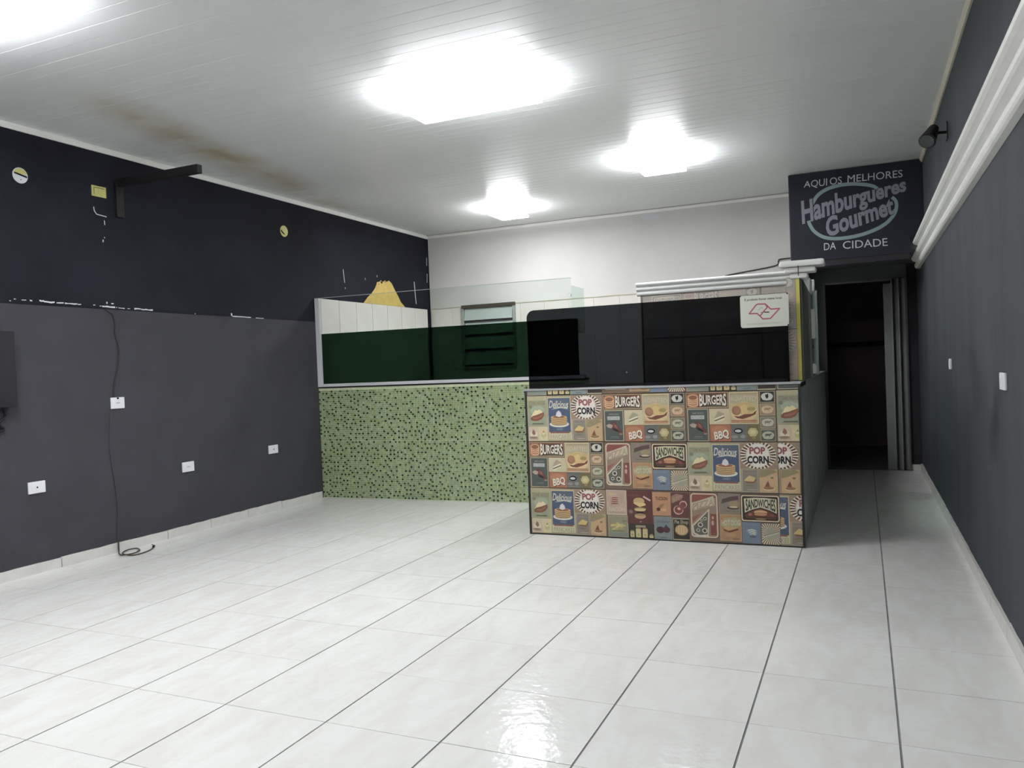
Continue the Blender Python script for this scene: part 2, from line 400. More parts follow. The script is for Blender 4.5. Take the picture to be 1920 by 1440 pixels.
flat_x(wlu, XL - .009, [[(7.515, 2.215), (7.55, 2.222), (7.56, 2.20), (7.53, 2.195)], [(7.60, 2.22), (7.62, 2.225), (7.625, 2.21)], [(7.47, 2.19), (7.49, 2.19), (7.48, 2.175)]], 'hole', 'bare_patch_hole')

# back wall: cable, chip, cracked edge
M['rust'] = mat('stained_plaster', (176, 166, 146), .8, .2, 12)
mb = MB(); mb.prism([(-2.22, 2.825), (-2.0, 2.80), (-1.93, 2.79), (-1.98, 2.765), (-2.05, 2.74), (-2.13, 2.755), (-2.18, 2.79)], 'y', YB - .003, YB)
mb.build('plaster_chip', 'chip', wb)
tag(MB().tube([(-1.30, YB - .006, 2.075), (-1.244, YB - .008, 2.086), (-1.057, YB - .008, 2.107), (-.79, YB - .01, 2.14), (-.756, YB - .02, 2.185), (-.74, YB - .02, 2.20), (-.60, YB - .02, 2.205)], .007).build('wall_cable', 'cable_b'),
    'thin brown cable sagging along the white back wall above the counter cornice', 'cable')
mb = MB(); mb.box(XL + .002, -.582, YB - .012, YB, 1.957, 1.968)
mb.build('tile_edge', 'trim_white', wb)

# louvred kitchen window
wi = struct(MB().box(-4.42, -3.72, YB - .045, YB - .007, 1.935, 1.975).build('window_1', 'cable_b'))
M['window_grey'] = mat('grey_window_metal', (150, 156, 154), .45)
mb = MB(); mb.box(-4.42, -4.39, YB - .04, YB - .007, 1.24, 1.935); mb.box(-3.75, -3.72, YB - .04, YB - .007, 1.24, 1.935); mb.box(-4.42, -3.72, YB - .04, YB - .007, 1.21, 1.24)
mb.build('window_frame', 'window_grey', wi)
M['pane'] = mat('frosted_pane', (176, 188, 182), .3, .05, 4)
for k, (za, zb) in enumerate(((1.79, 1.93), (1.62, 1.765), (1.445, 1.60), (1.255, 1.425))):
    mb = MB(); n = len(mb.v)
    mb.prism([(YB - .05, za), (YB - .044, za), (YB - .014, zb), (YB - .02, zb)], 'x', -4.385, -3.755)
    mb.build('pane', 'pane', wi)
    B('bar', -4.39, -3.75, YB - .04, YB - .02, za - .022, za - .006, 'void', wi)

# folding door (grey PVC, folded to the right)
fd = struct(B('door_1', -.337, .428, YD + .02, YD + .06, 1.935, 1.955, 'folding'))
for xa, ya, xb, yb in ((.212, 8.925, .284, 8.93), (.288, 8.90, .300, 8.99), (.303, 8.985, .345, 8.905), (.349, 8.90, .362, 8.99), (.366, 8.985, .412, 8.90)):
    d = Vector((xb - xa, yb - ya)).normalized(); n = Vector((-d.y, d.x)) * .006
    top = 1.90 if xa < .25 else 1.945
    MB().prism([(xa - n.x, ya - n.y), (xb - n.x, yb - n.y), (xb + n.x, yb + n.y), (xa + n.x, ya + n.y)], 'z', .008, top).build('panel', 'folding', fd)
B('door_jamb', .414, .429, YD - .03, YD + .08, .0, 1.955, 'folding', fd)
# shelf line in the dark store room
B('storeroom_rail', -.9, .52, 11.34, 11.4, 1.30, 1.36, 'hole', D.objects['wall_storeroom'])

# ------------------------------------------------------------------ mouldings
def ribs(z0, z1, depth0, depth1, n, sgn=1, base=0.0):
    """profile list (offset from wall, z): n rounded ribs stepping outwards towards the top"""
    P = [(base, z0)]
    for k in range(n):
        za = z0 + (z1 - z0) * k / n; zb = z0 + (z1 - z0) * (k + 1) / n
        d = depth0 + (depth1 - depth0) * (k + .5) / n
        for t in (0, .12, .3, .5, .7, .88, 1.0):
            bulge = math.sin(math.pi * t) ** .6
            P.append((sgn * (d * (.62 + .38 * bulge)) + base, za + (zb - za) * (.06 + .88 * t)))
    P.append((base, z1)); return P
# long white moulding on the right wall
prof = [(x, z) for x, z in ribs(1.985, 2.185, .03, .105, 3, -1, XR)]
mo = MB().prism(prof, 'y', YF, YD - .45).build('cornice_moulding', 'white_gloss')
tag(mo, 'long white three-ribbed plaster moulding running along the right slate wall', 'moulding')

# ------------------------------------------------------------------ print modules for the retro food tiles
def clip(poly, x0, y0, x1, y1):
    for ax, v, s in ((0, x0, 1), (0, x1, -1), (1, y0, 1), (1, y1, -1)):
        out = []
        for i in range(len(poly)):
            a, b = poly[i - 1], poly[i]; ia = (a[ax] - v) * s >= 0; ib = (b[ax] - v) * s >= 0
            if ia != ib:
                t = (v - a[ax]) / (b[ax] - a[ax]); out.append((a[0] + (b[0] - a[0]) * t, a[1] + (b[1] - a[1]) * t))
            if ib: out.append(b)
        poly = out
        if len(poly) < 3: return []
    return poly
_tc = {}
def text_polys(s, off=0., spc=1.0):
    if (s, off, spc) in _tc: return _tc[(s, off, spc)]
    c = D.curves.new('t', 'FONT'); c.body = s; c.offset = off; c.resolution_u = 3; c.space_character = spc
    o = D.objects.new('t', c); COL.objects.link(o)
    me = D.meshes.new_from_object(o, depsgraph=bpy.context.evaluated_depsgraph_get())
    V = [(v.co.x, v.co.y) for v in me.vertices]; F = [tuple(p.vertices) for p in me.polygons]
    D.objects.remove(o); D.curves.remove(c); D.meshes.remove(me)
    xs = [v[0] for v in V]
    r = (V, F, min(xs), max(xs)); _tc[(s, off, spc)] = r; return r

class Design:
    def __init__(s, w, h): s.w, s.h, s.p = w, h, []; s.L = 0
    def poly(s, pts, c, L=None): s.p.append((pts, c, s.L if L is None else L)); s.L += 1
    def rect(s, x0, y0, x1, y1, c): s.poly([(x0, y0), (x1, y0), (x1, y1), (x0, y1)], c)
    def card(s, x0, y0, x1, y1, c, border=None, b=5):
        if border: s.rect(x0, y0, x1, y1, border); s.rect(x0 + b, y0 + b, x1 - b, y1 - b, c)
        else: s.rect(x0, y0, x1, y1, c)
    def rr(s, x0, y0, x1, y1, r, c):
        P = []
        for cx, cy, a0 in ((x1 - r, y1 - r, 0), (x0 + r, y1 - r, 90), (x0 + r, y0 + r, 180), (x1 - r, y0 + r, 270)):
            for k in range(5): a = math.radians(a0 + k * 22.5); P.append((cx + r * math.cos(a), cy + r * math.sin(a)))
        s.poly(P, c)
    def ell(s, cx, cy, rx, ry, c, rot=0, a0=0, a1=360, n=20):
        P = []
        for k in range(n + (a1 - a0 < 360)):
            a = math.radians(a0 + (a1 - a0) * k / n); x, y = rx * math.cos(a), ry * math.sin(a); q = math.radians(rot)
            P.append((cx + x * math.cos(q) - y * math.sin(q), cy + x * math.sin(q) + y * math.cos(q)))
        s.poly(P, c)
    def text(s, t, x0, y0, x1, y1, c, off=0., warp=None, dy=0., slant=0., desc=False):
        """box: y0 = cap top, y1 = baseline; dy = rise of the line over its length; slant = px shift of tops"""
        V, F, a, b = text_polys(t, off)
        def P(v):
            u = (v[0] - a) / (b - a); q = v[1] / .7
            if warp: q = warp(u, q)
            return (x0 + (x1 - x0) * u + slant * q, y1 - (y1 - y0) * q - dy * u)
        L = s.L; s.L += 1
        for f in F: s.p.append(([P(V[i]) for i in f], c, L))
def c(r, g, b): return lin((r, g, b))
CREAM, PALE, DK, MAROON, BROWN, ORANGE, BLUE = c(208, 194, 160), c(188, 176, 146), c(44, 42, 40), c(92, 50, 40), c(126, 68, 46), c(178, 118, 66), c(70, 88, 116)
def animal(d, cx, cy, w_, col):
    d.ell(cx, cy, w_ * .5, w_ * .2, col); d.rect(cx - w_ * .42, cy, cx - w_ * .30, cy + w_ * .38, col); d.rect(cx + w_ * .28, cy, cx + w_ * .40, cy + w_ * .38, col)
    d.ell(cx + w_ * .55, cy - w_ * .12, w_ * .17, w_ * .13, col, 20)

def design_potato():
    d = Design(570, 350); X, Y = 110, 237
    def o(x): return x - X
    def q(y): return y - Y
    d.rect(0, 0, 570, 350, c(156, 140, 108))
    d.card(o(113), q(240), o(262), q(468), c(150, 156, 124), c(172, 166, 130), 5)
    d.rect(o(118), q(245), o(257), q(272), c(176, 164, 124)); d.text('STEAK HOUSE', o(125), q(278), o(252), q(305), c(140, 114, 82), .015)
    d.ell(o(190), q(350), 55, 36, c(162, 170, 140)); d.ell(o(137), q(322), 14, 14, c(132, 128, 104))
    d.poly([(o(140), q(398)), (o(160), q(360)), (o(175), q(345)), (o(190), q(352)), (o(205), q(340)), (o(222), q(356)), (o(238), q(372)), (o(200), q(400))], c(222, 202, 146))
    d.poly([(o(134), q(410)), (o(150), q(392)), (o(185), q(383)), (o(238), q(362)), (o(241), q(385)), (o(225), q(412)), (o(195), q(428)), (o(160), q(430)), (o(138), q(424))], c(132, 76, 48))
    d.poly([(o(150), q(404)), (o(195), q(396)), (o(232), q(374)), (o(222), q(398)), (o(190), q(414)), (o(160), q(416))], c(152, 92, 60))
    d.rect(o(150), q(447), o(235), q(453), c(84, 76, 56)); d.rect(o(140), q(457), o(245), q(460), c(120, 112, 84))
    d.card(o(115), q(472), o(268), q(582), c(206, 190, 142), c(190, 174, 130), 3)
    d.rect(o(118), q(476), o(196), q(580), c(196, 178, 148))
    d.ell(o(155), q(532), 30, 24, c(214, 200, 168)); d.poly([(o(140), q(522)), (o(152), q(494)), (o(166), q(510)), (o(170), q(528)), (o(156), q(540))], c(140, 98, 84))
    d.ell(o(152), q(556), 34, 8, c(150, 120, 100)); d.rect(o(125), q(564), o(190), q(570), c(166, 140, 118))
    d.ell(o(232), q(538), 19, 22, c(186, 178, 112)); d.poly([(o(220), q(525)), (o(232), q(500)), (o(244), q(525))], c(150, 136, 84)); d.ell(o(232), q(526), 12, 8, c(214, 204, 158))
    d.card(o(266), q(246), o(452), q(578), c(192, 178, 132), c(170, 156, 116), 5)
    d.rect(o(275), q(258), o(440), q(515), BLUE); d.rect(o(280), q(263), o(435), q(300), c(84, 98, 118))
    d.text('Delicious', o(280), q(276), o(424), q(330), c(206, 200, 176), .02, dy=-4, slant=8)
    d.poly([(o(296), q(344)), (o(330), q(332)), (o(370), q(327)), (o(420), q(336)), (o(424), q(342)), (o(370), q(333)), (o(330), q(339))], c(206, 206, 180))
    d.ell(o(355), q(455), 74, 24, c(214, 208, 192)); d.ell(o(355), q(450), 60, 18, c(170, 158, 132))
    for k in range(4):
        d.ell(o(354), q(446 - k * 13), 62, 17, c(146, 108, 54)); d.ell(o(354), q(442 - k * 13), 62, 15, c(200, 160, 92))
    d.ell(o(354), q(400), 46, 11, c(150, 86, 46)); d.poly([(o(330), q(392)), (o(338), q(365)), (o(354), q(352)), (o(370), q(368)), (o(376), q(392)), (o(356), q(402))], c(214, 208, 214))
    d.text('SWEET', o(335), q(486), o(385), q(500), c(150, 156, 166), .01)
    d.rect(o(285), q(512), o(430), q(524), c(140, 82, 64))
    d.rect(o(276), q(526), o(446), q(572), c(196, 188, 150)); d.text('PANCAKES', o(284), q(534), o(440), q(568), c(160, 154, 122), .012)
    d.rect(o(446), q(240), o(675), q(420), c(156, 128, 100))
    cx, cy = o(558), q(328)
    for k in range(28):
        a = 2 * math.pi * k / 28; b = a + math.pi / 28
        P = [(cx + 78 * math.cos(a), cy + 70 * math.sin(a)), (cx + 112 * math.cos(a), cy + 98 * math.sin(a)), (cx + 112 * math.cos(b), cy + 98 * math.sin(b)), (cx + 78 * math.cos(b), cy + 70 * math.sin(b))]
        P = clip(P, o(450), q(243), o(672), q(418))
        if P: d.poly(P, c(222, 208, 184))
        P = [(cx + 80 * math.cos(b), cy + 72 * math.sin(b)), (cx + 108 * math.cos(b), cy + 92 * math.sin(b)), (cx + 108 * math.cos(2 * b - a), cy + 92 * math.sin(2 * b - a)), (cx + 80 * math.cos(2 * b - a), cy + 72 * math.sin(2 * b - a))]
        P = clip(P, o(450), q(243), o(672), q(418))
        if P: d.poly(P, c(84, 50, 42))
    d.ell(cx, cy, 74, 84, c(216, 204, 182)); d.ell(cx, cy, 66, 78, c(226, 218, 204))
    d.text('POP', o(506), q(272), o(604), q(316), c(150, 70, 62), .05); d.text('CORN', o(492), q(334), o(624), q(380), c(48, 46, 46), .05)
    d.card(o(455), q(420), o(554), q(580), c(140, 128, 114), c(176, 162, 138), 4); d.rect(o(460), q(428), o(550), q(452), c(150, 136, 124)); d.text('SANDWICH', o(465), q(432), o(546), q(446), c(120, 104, 96), .01)
    d.poly([(o(468), q(500)), (o(500), q(466)), (o(540), q(480)), (o(528), q(506)), (o(480), q(512))], c(206, 176, 96)); d.poly([(o(470), q(505)), (o(528), q(508)), (o(540), q(486)), (o(543), q(500)), (o(530), q(520)), (o(484), q(520))], c(132, 92, 50))
    d.ell(o(500), q(535), 30, 6, c(126, 124, 82)); d.rect(o(488), q(562), o(545), q(566), c(190, 170, 140))
    d.card(o(560), q(420), o(676), q(584), c(192, 156, 104), c(160, 138, 104), 3)
    d.poly([(o(563), q(480)), (o(566), q(424)), (o(650), q(424)), (o(673), q(440)), (o(620), q(462)), (o(585), q(478))], c(150, 136, 96))
    d.ell(o(618), q(555), 36, 12, c(206, 186, 138)); d.ell(o(618), q(550), 32, 10, c(150, 104, 60)); d.poly([(o(594), q(540)), (o(615), q(500)), (o(626), q(540))], c(130, 70, 40)); d.ell(o(640), q(480), 10, 6, c(126, 106, 60))
    return d

def design_burgers():
    d = Design(684, 374); X, Y = 173, 214
    o = lambda x: x - X
    q = lambda y: y - Y
    d.rect(0, 0, 684, 374, c(122, 98, 74))
    d.card(o(178), q(219), o(502), q(334), MAROON, c(186, 150, 106), 5)
    d.poly([(o(183), q(224)), (o(497), q(224)), (o(497), q(250)), (o(400), q(238)), (o(300), q(240))], c(106, 62, 44)); d.poly([(o(280), q(329)), (o(390), q(316)), (o(497), q(300)), (o(497), q(329))], c(106, 96, 74))
    d.rr(o(186), q(228), o(276), q(328), 20, c(172, 110, 60))
    for yy in (306, 290, 276, 262): d.ell(o(232), q(yy), 40, 17, c(224, 172, 118)); d.ell(o(232), q(yy - 4), 36, 14, c(160, 98, 52))
    d.ell(o(232), q(256), 38, 22, c(226, 176, 122)); d.ell(o(232), q(256), 34, 18, c(140, 86, 48))
    bulge = lambda u, v: .5 + (v - .5) * (1.14 - .32 * math.sin(math.pi * u))
    d.text('BURGERS', o(286), q(238), o(492), q(316), c(40, 32, 28), .055, warp=bulge); d.text('BURGERS', o(282), q(236), o(488), q(314), c(226, 216, 192), .03, warp=bulge)
    d.card(o(185), q(342), o(346), q(584), c(74, 82, 78), c(188, 178, 142), 5); d.rr(o(190), q(347), o(341), q(579), 9, c(84, 92, 86))
    d.text('SMOKED', o(222), q(366), o(312), q(380), c(140, 144, 134), .01)
    d.rect(o(212), q(390), o(316), q(418), c(186, 188, 182)); d.text('BUTCHER', o(218), q(396), o(311), q(413), c(140, 144, 140), .02)
    d.poly([(o(198), q(460)), (o(225), q(448)), (o(250), q(456)), (o(262), q(470)), (o(240), q(484)), (o(215), q(478))], c(176, 150, 132))
    d.poly([(o(240), q(440)), (o(262), q(432)), (o(290), q(452)), (o(315), q(486)), (o(338), q(512)), (o(326), q(530)), (o(300), q(512)), (o(262), q(496)), (o(246), q(478)), (o(258), q(462))], c(110, 56, 46))
    d.poly([(o(262), q(446)), (o(290), q(462)), (o(300), q(490)), (o(270), q(476))], c(146, 78, 62)); d.ell(o(280), q(498), 30, 9, c(60, 40, 36), 24); d.ell(o(322), q(528), 14, 7, c(154, 120, 100))
    d.rect(o(236), q(548), o(300), q(553), c(120, 126, 118)); d.rect(o(226), q(560), o(310), q(564), c(104, 110, 104))
    d.card(o(356), q(343), o(506), q(457), c(202, 188, 146), c(214, 202, 164), 3)
    d.poly([(o(392), q(408)), (o(425), q(358)), (o(470), q(378)), (o(472), q(396)), (o(400), q(418))], c(168, 158, 128)); d.poly([(o(394), q(416)), (o(468), q(388)), (o(468), q(398)), (o(394), q(426))], c(228, 220, 190))
    d.poly([(o(394), q(428)), (o(470), q(400)), (o(470), q(410)), (o(394), q(438))], c(118, 106, 84)); d.poly([(o(394), q(438)), (o(470), q(412)), (o(468), q(422)), (o(396), q(447))], c(222, 212, 180))
    d.card(o(358), q(459), o(518), q(588), c(168, 98, 52), c(150, 92, 54), 4); d.ell(o(430), q(500), 66, 30, c(182, 112, 60))
    d.text('BBQ', o(396), q(522), o(506), q(576), c(90, 46, 28), .05, dy=22, slant=-6); d.text('BBQ', o(392), q(518), o(502), q(572), c(228, 218, 196), .035, dy=22, slant=-6)
    d.rect(o(518), q(460), o(632), q(588), c(112, 112, 106)); d.ell(o(572), q(508), 34, 20, c(36, 36, 38)); d.ell(o(570), q(508), 24, 10, c(206, 204, 200)); d.ell(o(545), q(552), 24, 12, c(140, 142, 140)); d.ell(o(605), q(550), 20, 14, c(146, 148, 148)); d.rect(o(530), q(572), o(622), q(577), c(140, 138, 134))
    d.card(o(632), q(462), o(728), q(588), c(120, 108, 66), c(138, 122, 80), 3)
    for k in range(6): a = k * math.pi / 3; d.ell(o(680) + 18 * math.cos(a), q(518) + 16 * math.sin(a), 20, 18, c(186, 172, 108))
    d.ell(o(680), q(518), 20, 18, c(204, 190, 130)); d.ell(o(686), q(560), 14, 8, c(150, 138, 88))
    d.card(o(508), q(220), o(727), q(457), c(192, 168, 120), c(206, 192, 152), 5); d.rect(o(518), q(230), o(718), q(240), c(168, 146, 106)); d.rect(o(518), q(240), o(718), q(305), c(176, 164, 130))
    d.text('ROASTED', o(524), q(254), o(712), q(290), c(196, 184, 150), .01, warp=lambda u, v: v * .9 + .18 * math.sin(math.pi * u))
    d.ell(o(618), q(368), 98, 76, c(214, 184, 122)); d.ell(o(618), q(340), 90, 44, c(196, 166, 92)); d.ell(o(562), q(358), 34, 34, c(150, 96, 60)); d.ell(o(566), q(354), 26, 26, c(170, 112, 72))
    d.poly([(o(590), q(330)), (o(620), q(310)), (o(650), q(335)), (o(645), q(380)), (o(610), q(392))], c(212, 176, 96)); d.ell(o(672), q(346), 32, 14, c(160, 142, 72))
    d.poly([(o(540), q(396)), (o(580), q(402)), (o(620), q(386)), (o(680), q(382)), (o(712), q(356)), (o(704), q(386)), (o(664), q(404)), (o(610), q(420)), (o(566), q(414))], c(120, 66, 42)); d.rect(o(522), q(428), o(714), q(436), c(164, 96, 58)); d.rect(o(522), q(439), o(714), q(447), c(176, 112, 68))
    for (y0, y1, bg, fg) in ((218, 302, c(58, 60, 62), c(206, 202, 184)), (310, 396, c(160, 128, 92), c(206, 172, 128)), (406, 490, c(132, 128, 104), c(192, 184, 152)), (498, 584, c(92, 96, 84), c(182, 178, 154))):
        d.card(o(736), q(y0), o(846), q(y1), bg, c(180, 168, 136), 4); d.ell(o(791), q((y0 + y1) / 2 - 2), 44, 27, fg); d.ell(o(791), q(y1 - 26), 36, 11, fg)
        if y0 == 218: d.poly([(o(778), q(240)), (o(786), q(246)), (o(800), q(236)), (o(802), q(262)), (o(790), q(276)), (o(780), q(262))], c(44, 46, 46))
        else: animal(d, o(788), q((y0 + y1) / 2 - 4), 42, bg)
    return d

def design_pizza():
    d = Design(670, 396); X, Y = 208, 978
    o = lambda x: x - X
    q = lambda y: y - Y
    d.rect(0, 0, 670, 396, c(120, 96, 76))
    d.rr(o(214), q(984), o(430), q(1346), 30, c(104, 70, 54)); d.rr(o(218), q(988), o(426), q(1342), 28, c(206, 180, 144)); d.rr(o(228), q(998), o(416), q(1332), 20, c(150, 128, 104))
    d.poly([(o(228), q(1060)), (o(236), q(1000)), (o(400), q(999)), (o(414), q(1020))], c(136, 64, 48)); d.rect(o(368), q(1150), o(412), q(1320), c(130, 62, 50))
    d.poly([(o(228), q(1068)), (o(396), q(1006)), (o(404), q(1080)), (o(236), q(1128))], c(196, 178, 144)); d.text('PIZZA', o(238), q(1070), o(398), q(1124), c(140, 104, 80), .02, dy=48); d.text('PIZZA', o(236), q(1068), o(396), q(1122), c(184, 166, 136), .0, dy=48)
    d.poly([(o(228), q(1180)), (o(300), q(1150)), (o(228), q(1230))], c(150, 80, 62))
    d.poly([(o(226), q(1248)), (o(362), q(1108)), (o(350), q(1326)), (o(270), q(1332)), (o(232), q(1310))], c(206, 192, 160)); d.poly([(o(236), q(1254)), (o(352), q(1130)), (o(342), q(1316)), (o(280), q(1322)), (o(244), q(1304))], c(104, 102, 88))
    for (a, b, r) in ((290, 1240, 20), (326, 1190, 13), (272, 1284, 14), (322, 1286, 20), (300, 1205, 10)): d.ell(o(a), q(b), r, r, c(206, 200, 178)); d.ell(o(a), q(b), r * .62, r * .62, c(84, 78, 70))
    d.ell(o(296), q(1330), 60, 8, c(206, 196, 166)); d.ell(o(386), q(1180), 8, 12, c(196, 160, 130)); d.ell(o(384), q(1222), 10, 20, c(186, 150, 126))
    d.card(o(434), q(985), o(592), q(1143), c(138, 124, 108), c(160, 144, 122), 3)
    d.poly([(o(452), q(1066)), (o(460), q(1030)), (o(520), q(1010)), (o(580), q(1000)), (o(584), q(1030)), (o(520), q(1044))], c(94, 76, 70)); d.ell(o(548), q(1062), 38, 20, c(160, 138, 92)); d.ell(o(540), q(1096), 44, 12, c(80, 64, 54)); d.ell(o(545), q(1090), 34, 7, c(206, 180, 130)); d.rect(o(470), q(1120), o(560), q(1124), c(110, 98, 84))
    d.card(o(438), q(1148), o(598), q(1358), c(176, 126, 76), c(190, 160, 112), 4)
    d.poly([(o(455), q(1250)), (o(470), q(1180)), (o(560), q(1170)), (o(590), q(1200)), (o(588), q(1240)), (o(520), q(1262))], c(168, 158, 118))
    d.text('HOT DOG', o(450), q(1198), o(590), q(1238), c(196, 188, 150), .03, dy=8); d.ell(o(520), q(1256), 52, 16, c(192, 150, 86)); d.poly([(o(462), q(1264)), (o(500), q(1280)), (o(572), q(1256)), (o(574), q(1270)), (o(510), q(1292)), (o(470), q(1280))], c(110, 60, 36)); d.ell(o(516), q(1308), 42, 12, c(186, 138, 78)); d.text('HOT', o(470), q(1332), o(505), q(1350), c(130, 106, 76)); d.ell(o(555), q(1340), 28, 9, c(146, 110, 76))
    d.rr(o(596), q(988), o(880), q(1200), 20, c(60, 44, 36)); d.rr(o(600), q(992), o(876), q(1196), 18, c(214, 192, 156)); d.rr(o(609), q(1001), o(867), q(1187), 12, c(70, 52, 42))
    d.poly([(o(622), q(1020)), (o(700), q(1012)), (o(780), q(1012)), (o(856), q(1020)), (o(856), q(1130)), (o(800), q(1104)), (o(740), q(1086)), (o(680), q(1104)), (o(626), q(1130))], c(206, 198, 160))
    wp = lambda u, v: v * (1.0 - .38 * math.sin(math.pi * u)) + .38 * math.sin(math.pi * u)
    d.text('SANDWICHES', o(634), q(1024), o(848), q(1116), c(60, 68, 50), .03, warp=wp)
    d.poly([(o(626), q(1150)), (o(680), q(1114)), (o(740), q(1096)), (o(800), q(1114)), (o(856), q(1150)), (o(850), q(1160)), (o(740), q(1158)), (o(630), q(1160))], c(112, 58, 40)); d.ell(o(740), q(1124), 48, 17, c(206, 150, 78)); d.ell(o(740), q(1132), 50, 5, c(120, 74, 40)); d.ell(o(740), q(1140), 46, 10, c(190, 132, 66))
    d.ell(o(664), q(1142), 14, 10, c(160, 90, 60)); d.ell(o(822), q(1142), 14, 10, c(130, 60, 50)); d.rect(o(634), q(1164), o(846), q(1172), c(100, 74, 42)); d.ell(o(740), q(1176), 40, 6, c(150, 116, 64))
    d.rect(o(603), q(1204), o(738), q(1370), c(112, 128, 146)); d.ell(o(672), q(1276), 44, 22, c(128, 144, 160)); d.text('OYSTER', o(628), q(1216), o(712), q(1230), c(128, 144, 160))
    for k in range(3): d.poly([(o(640 + k * 8), q(1266 + k * 15)), (o(672 + k * 4), q(1256 + k * 15)), (o(706), q(1268 + k * 14)), (o(700), q(1274 + k * 14)), (o(672), q(1266 + k * 15)), (o(648 + k * 8), q(1273 + k * 15))], c(200, 196, 178))
    d.ell(o(680), q(1316), 26, 5, c(78, 88, 98))
    d.rect(o(742), q(1204), o(884), q(1374), c(122, 96, 78)); cx, cy = o(814), q(1288)
    for k in range(32):
        a = 2 * math.pi * k / 32; b = a + math.pi / 32; P = clip([(cx + 46 * math.cos(a), cy + 44 * math.sin(a)), (cx + 96 * math.cos(a), cy + 100 * math.sin(a)), (cx + 96 * math.cos(b), cy + 100 * math.sin(b)), (cx + 46 * math.cos(b), cy + 44 * math.sin(b))], o(744), q(1208), o(878), q(1370))
        if P: d.poly(P, c(216, 204, 170))
    d.ell(cx, cy, 54, 44, c(166, 158, 134)); d.poly([(cx - 60, cy + 14), (cx + 58, cy - 26), (cx + 60, cy - 8), (cx - 58, cy + 32)], c(190, 182, 156)); d.poly([(cx - 56, cy + 14), (cx + 58, cy - 24), (cx + 58, cy - 20), (cx - 56, cy + 18)], c(84, 78, 66))
    return d

